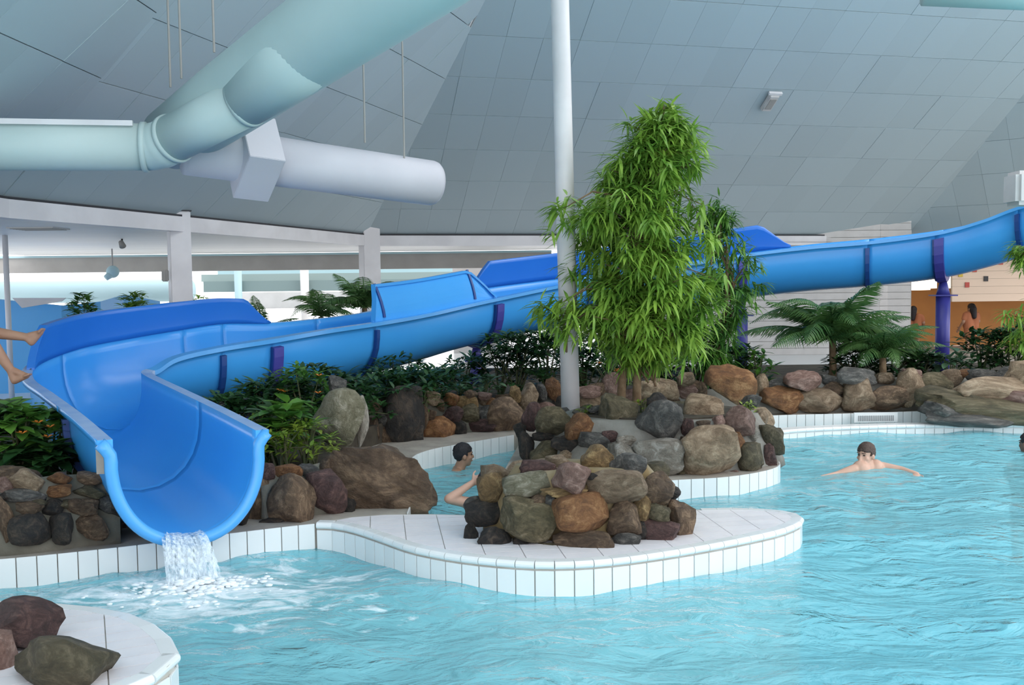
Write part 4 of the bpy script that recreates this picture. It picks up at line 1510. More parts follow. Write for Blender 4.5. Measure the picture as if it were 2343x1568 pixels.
# blue basin wall beyond the slide
bb = empty('blue_basin', P(60, 900, 15.5), 'bright sky-blue basin wall with white shade cloth behind the slide bend', 'basin')
q = [P(-500, 690, 15.6), P(-100, 676, 15.8), P(140, 700, 16.2), P(230, 690, 17.0), P(282, 675, 18.0), P(360, 690, 19.0)]
bm = bmesh.new()
rw0, rw1, rw2, rw3 = [], [], [], []
for p in q:
    rw0.append(bm.verts.new((p.x, p.y, 0.15)))
    rw1.append(bm.verts.new((p.x, p.y, p.z)))
    rw2.append(bm.verts.new((p.x, p.y + 0.15, p.z)))
    rw3.append(bm.verts.new((p.x, p.y + 0.15, 0.15)))
for i in range(len(q) - 1):
    for a_, b_ in ((rw0, rw1), (rw1, rw2), (rw2, rw3), (rw3, rw0)):
        bm.faces.new((a_[i], a_[i + 1], b_[i + 1], b_[i]))
add('basin_wall', bm_mesh('basin_wall', bm), M['skyblue'], bb)
a_, b_, c_ = P(28, 682, 15.4), P(150, 682, 15.6), P(50, 705, 15.4)
add('shade_cloth', mesh('shade_cloth', [a_, b_, P(140, 690, 15.6), c_] + [v + Vector((0, 0.03, 0)) for v in (a_, b_, P(140, 690, 15.6), c_)],
                        [(0, 1, 2, 3), (7, 6, 5, 4), (0, 4, 5, 1), (1, 5, 6, 2), (2, 6, 7, 3), (3, 7, 4, 0)]), M['white'], bb)
q = P(18, 700, 14.6)
tube('thin_post', [(q.x, q.y, 0.2), (q.x, q.y, 2.75)], 0.04, M['white'], None, n=12, label='thin white post in front of the blue basin', cat='post')
q = P(20, 905, 14)
simple('paddling_water', box_mesh('paddling_water', (q.x - 1, 13.6, 0.19), (6, 2.6, 0.06)), M['skyblue'], 'strip of light blue water left of the slide bend', 'water')
bpy.data.objects['paddling_water']['kind'] = 'stuff'
cn = empty('far_canopy', P(640, 660, 27), 'pale green stepped canopy roof seen through the far openings', 'canopy')
xl, xrr = P(445, 640, 27).x, P(1040, 640, 27).x
for y0_, y1_, m, dy, ind in ((608, 626, 'canopy2', 0.6, 0.35), (626, 642, 'canopy', 0.3, 0.1), (642, 666, 'canopy3', 0.0, 0.2)):
    za, zb = P(700, y0_, 27).z, P(700, y1_, 27).z
    add('fascia', box_mesh('fascia', ((xl + xrr) / 2 + ind, 27 + dy, (za + zb) / 2), (xrr - xl - ind, 0.35, za - zb + 0.005)), M[m], cn)
for x in (545, 697):
    q = P(x, 650, 26.7)
    tube('canopy_post', [(q.x, q.y, 0.2), (q.x, q.y, 2.4)], 0.105 if x == 545 else 0.12, M['canopy2'] if x == 545 else M['offwhite'], cn, n=12)
q0_, q1_ = P(690, 668, 29), P(690, 705, 29)
simple('low_parapet', box_mesh('low_parapet', (P(720, 690, 29).x, 29, (q0_.z + q1_.z) / 2), (4.6, 0.3, q0_.z - q1_.z), None, 0.02), M['offwhite'],
       'low white parapet below the pale green canopy', 'parapet')
bpy.data.objects['low_parapet']['kind'] = 'structure'
tag(bpy.data.objects['low_parapet'])
q = P(1040, 640, 24.2)
simple('far_pier', box_mesh('far_pier', (P(1100, 640, 24.4).x, 24.4, 1.4), (1.4, 0.4, 2.4)), M['offwhite'], 'pale pier behind the middle of the slide', 'pier')
p = P(258, 622, 20)
lp = empty('pendant_lamp', p, 'pale green spherical lamp hanging below the taupe header', 'lamp')
bm = bmesh.new()
bmesh.ops.create_uvsphere(bm, u_segments=16, v_segments=10, radius=0.13)
bmesh.ops.translate(bm, verts=bm.verts, vec=p)
add('globe', bm_mesh('globe', bm), M['canopy2'], lp, smooth=True)
tube('arm', [p, (p.x, p.y, 2.765)], 0.015, M['header'], lp, n=6)
tube('nozzle', [p + Vector((-0.02, -0.04, -0.05)), p + Vector((-0.10, -0.12, -0.13))], [0.08, 0.06], M['canopy2'], lp, n=12)

# ================================================================== PLANTS
def leaf_template(kind):
    if kind == 'narrow':
        ws = [(0, .01), (.25, .068), (.6, .062), (1, .004)]
        bend = 0.30
    elif kind == 'broad':
        ws = [(0, .02), (.2, .20), (.5, .27), (.8, .17), (1, .01)]
        bend = 0.25
    else:
        ws = [(0, .02), (.3, .16), (.65, .14), (1, .01)]
        bend = 0.2
    vs, fs = [], []
    for t, w_ in ws:
        z = -bend * t * t
        vs += [(-w_, t, z + 0.25 * w_), (0, t, z), (w_, t, z + 0.25 * w_)]
    for i in range(len(ws) - 1):
        a = i * 3
        fs += [(a, a + 1, a + 4, a + 3), (a + 1, a + 2, a + 5, a + 4)]
    return np.array(vs), fs


LEAF = {k: leaf_template(k) for k in ('narrow', 'broad', 'oval')}
leafmesh = {}


def build_leaves(parent, leaves, kind, m, nparts, nm='leaf', stuff='foliage'):
    """leaves: list of (pos, direction, length). The ones that show largest are parts, the rest one stuff part"""
    vt, ft = LEAF[kind]
    mats = []
    for p, d, L_ in leaves:
        y = Vector(d).normalized()
        x = y.cross(Vector((0, 0, 1)))
        if x.length < 1e-3:
            x = Vector((1, 0, 0))
        x.normalize()
        z = x.cross(y)
        mats.append((Vector(p), x, y, z, L_))
    order = sorted(range(len(mats)), key=lambda i: (mats[i][0] - CAM).length - 2.0 * mats[i][4])
    pick = set(order[:nparts])
    key = (kind, m.name)
    if key not in leafmesh:
        me = mesh('leaf', vt, ft)
        me.materials.append(m)
        me.polygons.foreach_set('use_smooth', [True] * len(me.polygons))
        leafmesh[key] = me
    for i in pick:
        p, x, y, z, L_ = mats[i]
        o = bpy.data.objects.new(nm, leafmesh[key])
        link(o, parent)
        R_ = Matrix((x, y, z)).transposed().to_4x4()
        o.matrix_basis = Matrix.Translation(p) @ R_ @ Matrix.Diagonal((L_, L_, L_, 1))
    rest = [mats[i] for i in range(len(mats)) if i not in pick]
    if rest:
        nv = len(vt)
        allv = np.concatenate([np.array(p) + L_ * (vt[:, :1] * np.array(x) + vt[:, 1:2] * np.array(y) + vt[:, 2:] * np.array(z)) for p, x, y, z, L_ in rest])
        allf = [tuple(v + i * nv for v in f) for i in range(len(rest)) for f in ft]
        me = bpy.data.meshes.new(stuff)
        me.from_pydata(allv.tolist(), [], allf)
        add(stuff, me, m, parent, kind='stuff', smooth=True)


def shrub(px, D, r, n, L_, kind, m, label, group=None, name='shrub', z0=0.42, parts=14, up=0.35, cat='shrub', py=None, flowers=0):
    """px: place across the photograph; r: (half width, half depth, height)"""
    q = P(px, 700, D)
    base = Vector((q.x, q.y, z0))
    t = empty(name, base, label, cat, group)
    leaves = []
    bm = bmesh.new()
    n = int(n * (2.2 if m == 'leafdark' else 1.5))
    if m == 'leafdark' and L_ < 0.16:
        L_ *= 1.15
    ncl = max(6, n // 7)
    for i in range(ncl):
        a = RND.uniform(0, 6.28)
        rr = math.sqrt(RND.random())
        hh = RND.random() ** 0.7
        k = math.sqrt(max(0.05, 1 - (hh * 0.92) ** 2))
        c = base + Vector((math.cos(a) * rr * r[0] * k, math.sin(a) * rr * r[1] * k, r[2] * (0.12 + 0.88 * hh)))
        if i < 12:
            mid = base + (c - base) * 0.5 + Vector((0, 0, 0.08))
            tube_bm(bm, [base + Vector((RND.uniform(-.05, .05), RND.uniform(-.05, .05), -0.05)), mid, c], [0.012, 0.009, 0.004], 5)
        outv = Vector((c.x - base.x, c.y - base.y, 0))
        for j in range(7):
            b_ = RND.uniform(0, 6.28)
            d = Vector((math.cos(b_), math.sin(b_), up + RND.uniform(-0.5, 0.5))) + outv * (0.8 / max(r[0], .1)) * 0.5
            leaves.append((c + Vector((RND.gauss(0, .02), RND.gauss(0, .02), RND.gauss(0, .02))), d, L_ * RND.uniform(0.7, 1.2)))
    add('stems', bm_mesh('stems', bm), M['stem'], t)
    build_leaves(t, leaves, kind, M[m], parts)
    for i in range(flowers):
        a = RND.uniform(0, 6.28)
        p = base + Vector((math.cos(a) * r[0] * .7, -abs(math.sin(a)) * r[1], r[2] * RND.uniform(.5, .95)))
        bm = bmesh.new()
        for j in range(5):
            b_ = j * 1.257
            v = [bm.verts.new(p + Vector(w)) for w in ((0, 0, 0), (math.cos(b_ - .4) * .03, math.sin(b_ - .4) * .03, .015), (math.cos(b_) * .05, math.sin(b_) * .05, .02), (math.cos(b_ + .4) * .03, math.sin(b_ + .4) * .03, .015))]
            bm.faces.new(v)
        add('flower', bm_mesh('flower', bm), M['orangeflower'], t)
    return t


ORD = ('first', 'second', 'third', 'fourth', 'fifth', 'sixth', 'seventh', 'eighth', 'ninth', 'tenth', 'eleventh', 'twelfth', 'thirteenth')
gU = 'low shrubs under the slide'
lU = 'dark green shrub in the bed in front of the blue slide'
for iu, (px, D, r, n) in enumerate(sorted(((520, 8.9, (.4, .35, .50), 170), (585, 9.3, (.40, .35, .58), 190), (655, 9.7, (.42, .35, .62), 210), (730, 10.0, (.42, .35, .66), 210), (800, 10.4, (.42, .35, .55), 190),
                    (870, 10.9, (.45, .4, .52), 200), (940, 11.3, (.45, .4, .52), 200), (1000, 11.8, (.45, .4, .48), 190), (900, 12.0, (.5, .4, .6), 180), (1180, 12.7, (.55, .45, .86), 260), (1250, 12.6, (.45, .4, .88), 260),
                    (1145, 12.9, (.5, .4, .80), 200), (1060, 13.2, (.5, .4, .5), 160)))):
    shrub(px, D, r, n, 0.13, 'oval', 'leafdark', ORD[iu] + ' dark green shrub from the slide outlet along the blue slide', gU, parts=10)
shrub(690, 9.35, (.38, .3, .72), 170, 0.13, 'oval', 'leafmid', 'mid green shrub with orange flowers rising before the slide', parts=20, flowers=5)
shrub(625, 8.2, (.30, .25, .50), 90, 0.20, 'broad', 'leafmid', 'broad-leaved plant right of the slide outlet above the stones', parts=30)
for lb, (px, D, r, n) in zip(('yellow-green ground cover just behind the orange-topped stones by the outlet', 'yellow-green ground cover beside the huge layered boulder', 'yellow-green ground cover under the paddle-leaved plant'), ((640, 7.9, (.30, .25, .34), 150), (700, 8.1, (.28, .25, .34), 150), (610, 8.4, (.28, .25, .42), 140))):
    shrub(px, D, r, n, 0.085, 'oval', 'leafyellow', lb, 'yellow-green ground cover by the outlet', parts=14, name='ground_cover')
shrub(598, 8.35, (.10, .1, .62), 20, 0.22, 'broad', 'leafgrey', 'plant with large pale paddle leaves beside the outlet', parts=20)
shrub(1105, 11.9, (.22, .2, .34), 60, 0.17, 'oval', 'leafgrey', 'grey-green hosta clump on the stone wall', name='hosta', parts=40)
shrub(1050, 11.7, (.24, .2, .30), 60, 0.16, 'oval', 'leafgrey', 'grey-green hosta clump beside the violet post', name='hosta', parts=40)
shrub(965, 11.0, (.12, .12, .30), 40, 0.12, 'narrow', 'leafmid', 'tuft of bright narrow leaves between the orange stones', name='fern', parts=20)
# left foreground bed
shrub(30, 7.25, (.36, .25, .62), 130, 0.17, 'broad', 'leafmid', 'broad-leaved bush above the dark stone wall', parts=60, flowers=4)
shrub(105, 7.6, (.24, .2, .50), 80, 0.16, 'broad', 'leafmid', 'leafy bush against the outer side of the slide', parts=40)
shrub(70, 7.2, (.30, .2, .30), 60, 0.22, 'broad', 'leafdark', 'drooping dark-leaved plant on the stone wall', parts=30)
shrub(150, 7.5, (.22, .2, .30), 60, 0.13, 'oval', 'leafdark', 'small dark plant tucked under the slide outlet', parts=20)
shrub(-60, 7.3, (.35, .25, .7), 90, 0.17, 'broad', 'leafdark', 'dark bush at the left end of the stone wall', parts=20)
# behind planter / right bed
gR = 'shrubs along the back wall'
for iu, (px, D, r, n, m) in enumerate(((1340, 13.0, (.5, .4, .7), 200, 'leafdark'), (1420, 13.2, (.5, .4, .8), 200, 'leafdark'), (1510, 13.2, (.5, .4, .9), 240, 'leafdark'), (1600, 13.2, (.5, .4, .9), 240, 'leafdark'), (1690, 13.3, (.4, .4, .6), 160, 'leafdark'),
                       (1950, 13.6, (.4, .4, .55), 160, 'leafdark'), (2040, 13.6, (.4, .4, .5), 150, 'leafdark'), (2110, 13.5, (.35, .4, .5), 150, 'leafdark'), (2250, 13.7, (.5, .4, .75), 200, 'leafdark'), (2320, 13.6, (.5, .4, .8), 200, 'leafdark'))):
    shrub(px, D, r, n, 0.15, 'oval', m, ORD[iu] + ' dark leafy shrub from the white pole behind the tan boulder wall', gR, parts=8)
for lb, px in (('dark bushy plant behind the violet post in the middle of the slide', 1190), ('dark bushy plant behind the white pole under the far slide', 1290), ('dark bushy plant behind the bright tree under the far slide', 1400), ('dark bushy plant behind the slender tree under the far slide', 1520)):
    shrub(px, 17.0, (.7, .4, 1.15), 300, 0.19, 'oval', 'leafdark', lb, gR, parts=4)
shrub(1735, 13.0, (.24, .2, .55), 70, 0.16, 'oval', 'leafmid', 'glossy green shrub beside the orange boulder', parts=40)
shrub(2180, 13.2, (.30, .2, .50), 60, 0.20, 'broad', 'leafgrey', 'broad-leaved plant at the foot of the violet post', parts=30)
shrub(1330, 13.6, (.6, .5, 1.15), 150, 0.14, 'oval', 'leafdark', 'tall dark shrub behind the white pole', parts=20, flowers=6)
shrub(1395, 12.3, (.30, .25, .75), 70, 0.12, 'narrow', 'orangeflower' if False else 'leafmid', 'reddish-stemmed shrub behind the tree trunks', parts=20, flowers=6)
for lb, (px, py_, D) in zip(('yellow-green trailing plant beside the foot of the white pole', 'bright trailing plant right of the tree trunks', 'small trailing plant left of the tree trunks', 'yellow-green trailing plant by the rose stone of the planter'), ((1345, 948, 9.5), (1470, 935, 9.5), (1415, 940, 9.6), (1710, 940, 9.3))):
    q = P(px, py_, D)
    shrub(px, D, (.10, .08, .12), 30, 0.08, 'oval', 'leafyellow', lb, 'trailing plants on the planter', z0=q.z - 0.06, parts=20, name='trailing_plant')
# far hall greenery
for px, D, r, lb in ((185, 14.3, (.30, .25, 1.65), 'mid green indoor tree against the sky-blue basin'), (305, 14.8, (.40, .25, 1.65), 'light green indoor tree under the white tube'), (455, 23, (.4, .3, 1.5), 'light green indoor tree right of the square column')):
    shrub(px, D, r, 420, 0.16, 'oval', 'leafbright' if px > 250 else 'leafmid', lb, 'indoor trees beyond the openings', name='indoor_tree', z0=0.2, parts=4)


def tree(name, label, D, prof, trunks, n, L_, m, parts, zb, droop=-0.30, extra=()):
    c0 = P((prof[0][1] + prof[0][2]) / 2, prof[0][0], D)
    base = P(trunks[0][0], trunks[0][1], D)
    t = empty(name, (base.x, base.y, zb), label, 'tree')
    ztop = P(1400, prof[0][0], D).z
    leaves = []
    br = bmesh.new()
    ys_ = [p[0] for p in prof]
    for x, y in trunks:
        b0 = P(x, y, D)
        tx = P(np.interp(ys_[len(ys_) // 2], ys_, [(p[1] + p[2]) / 2 for p in prof]), ys_[len(ys_) // 2], D)
        tp = P((prof[1][1] + prof[1][2]) / 2, prof[1][0], D)
        pts = [Vector((b0.x, b0.y, zb - 0.05)), Vector((b0.x + .01, b0.y, zb + 0.5)), Vector(((b0.x + tx.x) / 2, b0.y + RND.uniform(-.05, .05), (zb + .5 + tx.z) / 2)), tx + Vector((RND.uniform(-.08, .08), RND.uniform(-.1, .1), 0)), tp]
        tube('trunk', [Vector(p) for p in crom([tuple(p) for p in pts], 0.15)], list(np.linspace(0.052, 0.012, len(crom([tuple(p) for p in pts], 0.15)))), M['bark'], t, n=10)
    ncl = n // 9
    boughs = []
    for i in range(max(8, ncl // 9)):
        y = ys_[0] + (ys_[-1] - ys_[0]) * RND.random() ** 0.9
        xl_ = np.interp(y, ys_, [p[1] for p in prof])
        xr_ = np.interp(y, ys_, [p[2] for p in prof])
        a = RND.uniform(0, 2 * math.pi)
        rr = RND.random() ** 0.40
        ctr = P((xl_ + xr_) / 2, y, D)
        half_ = (xr_ - xl_) / 2 * D / FPX * 0.90
        boughs.append((ctr, a, Vector((math.cos(a) * rr * half_, math.sin(a) * rr * half_ * 0.85, 0))))
    for x, y, D_ in extra:
        e_ = P(x, y, D_)
        c_ = Vector((P(1425, y - 60, D).x, D, e_.z + 0.15))
        tube_bm(br, [c_, (c_ + e_) / 2 + Vector((0, 0, 0.12)), e_], [0.014, 0.010, 0.004], 6)
        boughs.append((e_, math.pi, Vector((-0.01, -0.01, 0))))
    for i in range(ncl):
        ctr, a, off_ = boughs[i % len(boughs)]
        if i < len(boughs):
            c = ctr + off_
        else:
            q_ = RND.random()
            c = ctr + off_ * (1.08 - 0.55 * q_) + Vector((RND.gauss(0, .075), RND.gauss(0, .075), RND.gauss(0, .07) - 0.10 * q_))
        cx = 0
        if i % 4 == 0:
            tube_bm(br, [Vector((cx * 0 + ctr.x, D, c.z - 0.22)), (Vector((ctr.x, D, c.z - .2)) + c) / 2 + Vector((0, 0, .03)), c], [0.014, 0.008, 0.003], 5)
        outv = Vector((math.cos(a), math.sin(a), 0))
        k = RND.randint(7, 11)
        for j in range(k):
            b_ = RND.uniform(0, 6.28)
            d = outv * RND.uniform(0.1, 1.0) + Vector((math.cos(b_), math.sin(b_), 0)) * 0.8 + Vector((0, 0, RND.uniform(droop - .5, droop + .8)))
            leaves.append((c + Vector((0, 0, RND.uniform(-.05, .05))), d, L_ * RND.uniform(0.65, 1.2)))
    add('branches', bm_mesh('branches', br), M['bark'], t)
    build_leaves(t, leaves, 'narrow', M[m], parts)
    return t


prof = [(238, 1505, 1535), (280, 1455, 1580), (330, 1405, 1590), (400, 1350, 1612), (450, 1300, 1625), (500, 1285, 1640), (560, 1290, 1640), (620, 1298, 1655), (680, 1290, 1655), (740, 1320, 1620), (775, 1350, 1600), (800, 1420, 1580)]
tree('leafy_tree', 'tall bright green tree with long drooping leaves beside the white pole', 10.25, prof, [(1422, 925), (1456, 928)], 12500, 0.235, 'leafbright', 290, 0.45, extra=((1290, 690, 9.95), (1262, 705, 10.0), (1300, 745, 9.9), (1285, 480, 9.95), (1630, 540, 10.2), (1640, 640, 10.1), (1610, 470, 10.1), (1590, 790, 9.9)))
prof = [(480, 1625, 1670), (540, 1605, 1720), (600, 1600, 1755), (680, 1590, 1752), (760, 1580, 1705), (850, 1565, 1670)]
tree('leafy_tree', 'darker slender tree with drooping leaves behind the bright green tree', 12.9, prof, [(1640, 880)], 2600, 0.21, 'leafmid', 60, 0.42)
prof = [(555, 2320, 2420), (620, 2285, 2450), (700, 2285, 2460), (780, 2275, 2460), (850, 2300, 2440)]
tree('leafy_tree', 'light green tree before the orange alcove beside the slide', 13.0, prof, [(2370, 900)], 2000, 0.19, 'leafbright', 50, 0.42)

def frond_mesh(L_, n, arch, wid, seed):
    rg = random.Random(seed)
    vs, fs = [], []

    def pt(t):
        return Vector((0, t * L_ * (1 - 0.18 * arch * t), arch * L_ * (0.55 * t - 0.75 * t * t)))
    for i in range(n):
        t = (i + 0.6) / n
        p = pt(t)
        q = pt(min(t + 0.02, 1.02))
        fw = (q - p).normalized()
        w_ = wid * L_ * math.sin(math.pi * min(1, 0.15 + 0.85 * t)) ** 0.6 * (1 - 0.35 * t)
        for sg in (-1, 1):
            d = (Vector((sg, 0, 0)) * 0.85 + fw * 0.65 + Vector((0, 0, -0.35 + rg.uniform(-.15, .15)))).normalized()
            k = len(vs)
            side_ = fw.cross(d).cross(d).normalized() * 0.008
            tip_ = p + d * w_ + Vector((0, 0, -0.25 * w_))
            midp = p + d * w_ * .55
            vs += [p - fw * 0.007, p + fw * 0.007, midp + fw * 0.012, midp - fw * 0.012, tip_]
            fs += [(k, k + 1, k + 2, k + 3), (k + 3, k + 2, k + 4)]
    k0 = len(vs)
    m_ = 10
    for i in range(m_ + 1):
        p = pt(i / m_)
        r_ = 0.012 * (1 - i / m_) + 0.003
        vs += [p + Vector((-r_, 0, 0)), p + Vector((r_, 0, 0)), p + Vector((0, 0, -r_ * 1.4))]
    for i in range(m_):
        a = k0 + i * 3
        for j in range(3):
            fs.append((a + j, a + (j + 1) % 3, a + 3 + (j + 1) % 3, a + 3 + j))
    me = mesh('frond', vs, fs)
    me.materials.append(M['leafpalm'])
    return me


FR = [frond_mesh(1.0, 34, a, 0.30, i) for i, a in enumerate((0.75, 1.0, 1.25, 0.55))]


def palm(px, D, z0, zc, L_, n, label, tilt=(0.1, 0.9), group=None, arc=(0, 360)):
    q = P(px, 750, D)
    t = empty('palm', (q.x, q.y, z0), label, 'palm', group)
    crown = Vector((q.x, q.y, zc))
    tube('trunk', [(q.x, q.y, z0 - 0.05), (q.x + 0.01, q.y, (z0 + zc) / 2), crown], [0.06, 0.05, 0.045], M['bark'], t, n=10)
    for i in range(n):
        a = math.radians(arc[0] + (arc[1] - arc[0]) * (i + RND.uniform(-.3, .3)) / n)
        el = RND.uniform(*tilt)
        s = L_ * RND.uniform(0.8, 1.15)
        o = bpy.data.objects.new('frond', FR[RND.randrange(4)])
        link(o, t)
        o.matrix_basis = Matrix.Translation(crown) @ Matrix.Rotation(a - math.pi / 2, 4, 'Z') @ Matrix.Rotation(el, 4, 'X') @ Matrix.Diagonal((s, s, s, 1))


palm(1905, 13.55, 0.42, 1.10, 1.3, 28, 'feathery palm with arching fronds in front of the white planked wall', (0.05, 0.95))
palm(2020, 13.3, 0.42, 0.85, 1.05, 20, 'low spreading palm beside the violet post', (0.1, 0.8))
palm(835, 16.5, 0.3, 1.55, 1.05, 14, 'dark palm rising behind the low part of the slide', (0.1, 0.9))
palm(735, 16.0, 0.3, 1.42, 0.9, 12, 'dark feathery palm silhouetted against the bright far hall', (0.1, 0.9))
palm(600, 15.5, 0.3, 1.20, 0.75, 12, 'small dark palm beside the end of the raised slide panel', (0.1, 1.1))

# ================================================================== PEOPLE
def capsule(bm, p0, r0, p1, r1, n=14):
    p0, p1 = Vector(p0), Vector(p1)
    d = p1 - p0
    L_ = d.length
    t = d / L_
    pts, rs = [], []
    for a in (-90, -60, -30, 0):
        pts.append(p0 + t * r0 * math.sin(math.radians(a)))
        rs.append(max(r0 * math.cos(math.radians(a)), 0.0008))
    for f in (0.33, 0.66):
        pts.append(p0 + d * f)
        rs.append(r0 + (r1 - r0) * f)
    for a in (0, 30, 60, 90):
        pts.append(p1 + t * r1 * math.sin(math.radians(a)))
        rs.append(max(r1 * math.cos(math.radians(a)), 0.0008))
    tube_bm(bm, pts, rs, n)


def ellipsoid(bm, c, r, rot=None):
    q = bmesh.ops.create_uvsphere(bm, u_segments=18, v_segments=12, radius=1)
    bmesh.ops.transform(bm, matrix=Matrix.Translation(Vector(c)) @ (rot.to_4x4() if rot else Matrix.Identity(4)) @ Matrix.Diagonal((*r, 1)), verts=q['verts'])


def finish_body(name, bm, m, parent, voxel=0.009):
    me = bm_mesh('raw_body', bm)
    o = bpy.data.objects.new('raw_body', me)
    COL.objects.link(o)
    md = o.modifiers.new('r', 'REMESH')
    md.mode = 'VOXEL'
    md.voxel_size = voxel
    sm = o.modifiers.new('s', 'SMOOTH')
    sm.factor = 0.5
    sm.iterations = 3
    dg = bpy.context.evaluated_depsgraph_get()
    dg.update()
    me2 = bpy.data.meshes.new_from_object(o.evaluated_get(dg))
    bpy.data.objects.remove(o, do_unlink=True)
    bpy.data.meshes.remove(me)
    me2.name = name
    me2.materials.clear()
    return add(name, me2, m, parent, smooth=True)


def head_frame(c, yaw, pitch=0.0):
    return Matrix.Translation(Vector(c)) @ Matrix.Rotation(yaw, 4, 'Z') @ Matrix.Rotation(pitch, 4, 'X')


def head_shapes(bm, F):
    "face looks along local +Y; origin is the head's centre"
    R3 = F.to_3x3()
    f = lambda *v: F @ Vector(v)
    ellipsoid(bm, f(0, -.012, .030), (.074, .094, .088), R3)
    ellipsoid(bm, f(0, .018, -.030), (.062, .070, .080), R3)
    ellipsoid(bm, f(0, .045, -.085), (.034, .034, .028), R3)
    capsule(bm, f(0, .083, .022), .010, f(0, .103, -.020), .015, 8)
    ellipsoid(bm, f(0, .072, .035), (.050, .020, .012), R3)
    ellipsoid(bm, f(0, .080, -.055), (.024, .012, .012), R3)
    for s in (-1, 1):
        ellipsoid(bm, f(s * .078, -.012, -.006), (.012, .022, .032), R3)
        ellipsoid(bm, f(s * .042, .056, -.018), (.022, .022, .022), R3)


def face_parts(parent, F, hair, hairmat, line=0.045):
    R3 = F.to_3x3()
    f = lambda *v: F @ Vector(v)
    for s in (-1, 1):
        bm = bmesh.new()
        ellipsoid(bm, f(s * .030, .078, .014), (.013, .008, .007), R3)
        add('eye', bm_mesh('eye', bm), M['eye'], parent, smooth=True)
        bm = bmesh.new()
        capsule(bm, f(s * .014, .090, .034), .0045, f(s * .048, .080, .036), .0035, 6)
        add('eyebrow', bm_mesh('eyebrow', bm), M[hairmat], parent, smooth=True)
    bm = bmesh.new()
    ellipsoid(bm, f(0, .090, -.056), (.022, .006, .0055), R3)
    add('mouth', bm_mesh('mouth', bm), M['lips'], parent, smooth=True)
    bm = bmesh.new()
    q = bmesh.ops.create_icosphere(bm, subdivisions=4, radius=1)
    kill = []
    for v in bm.verts:
        co = Vector((v.co.x * .082, -.014 + v.co.y * .103, .032 + v.co.z * .098))
        nz = noise.noise(co * 60)
        lim = line if co.y > 0.02 else (line - 0.10 * min(1, (0.02 - co.y) / 0.07))
        if abs(co.x) > .05 and -0.03 < co.y < 0.03:
            lim = line - 0.04
        if co.z < lim + 0.012 * nz:
            kill.append(v)
        co += v.co * (0.010 * nz + 0.012 * max(0, v.co.z))
        v.co = F @ co
    bmesh.ops.delete(bm, geom=kill, context='VERTS')
    bmesh.ops.solidify(bm, geom=bm.faces[:], thickness=0.012)
    add('hair', bm_mesh('hair', bm), M[hairmat], parent, smooth=True)


def hand(bm, w, d, palm_n, size=1.0, curl=0.25):
    """palm and five fingers from wrist w along d"""
    d = Vector(d).normalized()
    n = Vector(palm_n)
    n = (n - d * n.dot(d)).normalized()
    s = d.cross(n)
    pc = Vector(w) + d * 0.05 * size
    R3 = Matrix((s, d, n)).transposed()
    ellipsoid(bm, pc, (.042 * size, .055 * size, .018 * size), R3)
    for i, (o, L_) in enumerate(((-.030, .070), (-.010, .082), (.010, .078), (.029, .062))):
        a = Vector(w) + d * 0.092 * size + s * o * size
        b = a + (d + s * o * 2.0 - n * curl * .4).normalized() * L_ * .5 * size
        c = b + (d + s * o * 2.0 - n * curl * 1.6).normalized() * L_ * .5 * size
        capsule(bm, a, .0095 * size, b, .0088 * size, 8)
        capsule(bm, b, .0088 * size, c, .0075 * size, 8)
    a = Vector(w) + d * 0.030 * size - s * .035 * size
    b = a + (d * .7 - s * .8).normalized() * .035 * size
    c = b + (d - s * .35).normalized() * .030 * size
    capsule(bm, a, .012 * size, b, .0105 * size, 8)
    capsule(bm, b, .0105 * size, c, .008 * size, 8)


def swimmer(name, label, hc, yaw, pitch, shl, shr, arms, skin, hairmat, legs, line=0.045):
    """hc: head centre; arms: list of (shoulder, elbow, wrist, hand dir, palm normal)"""
    t = empty(name, (hc[0], hc[1], -0.9), label, 'person')
    bm = bmesh.new()
    F = head_frame(hc, yaw, pitch)
    head_shapes(bm, F)
    hc = Vector(hc)
    bk = F.to_3x3() @ Vector((0, -1, 0))
    neck = (Vector(shl) + Vector(shr)) / 2
    capsule(bm, hc + Vector((0, 0, -.05)) + bk * .015, .055, neck + Vector((0, 0, 0.0)), .062)
    chest = neck + legs[0] * 0.25
    pel = neck + legs[0] * 0.55
    capsule(bm, neck + (Vector(shl) - neck) * .55, .085, chest + (Vector(shl) - neck) * .35, .12)
    capsule(bm, neck + (Vector(shr) - neck) * .55, .085, chest + (Vector(shr) - neck) * .35, .12)
    capsule(bm, chest, .15, pel, .135)
    hx = (Vector(shr) - Vector(shl)).normalized()
    for s, kd in ((-1, legs[1]), (1, legs[2])):
        hip = pel + hx * s * .09
        kn = hip + kd * .42
        an = kn + (kd * .8 + legs[0] * .3).normalized() * .40
        capsule(bm, hip, .085, kn, .058)
        capsule(bm, kn, .056, an, .036)
        capsule(bm, an, .036, an + F.to_3x3() @ Vector((0, .16, -.03)), .026)
    for sh, el, wr, hd, pn in arms:
        capsule(bm, sh, .052, el, .040)
        capsule(bm, el, .040, wr, .027)
        hand(bm, wr, hd, pn)
    finish_body('body', bm, M[skin], t)
    face_parts(t, F, True, hairmat, line)
    # swimwear
    bm = bmesh.new()
    ellipsoid(bm, pel - legs[0] * 0.02, (.165, .145, .13))
    add('swim_trunks', bm_mesh('swim_trunks', bm), M['trunks'], t, smooth=True)
    return t


down = Vector((0, 0, -1))
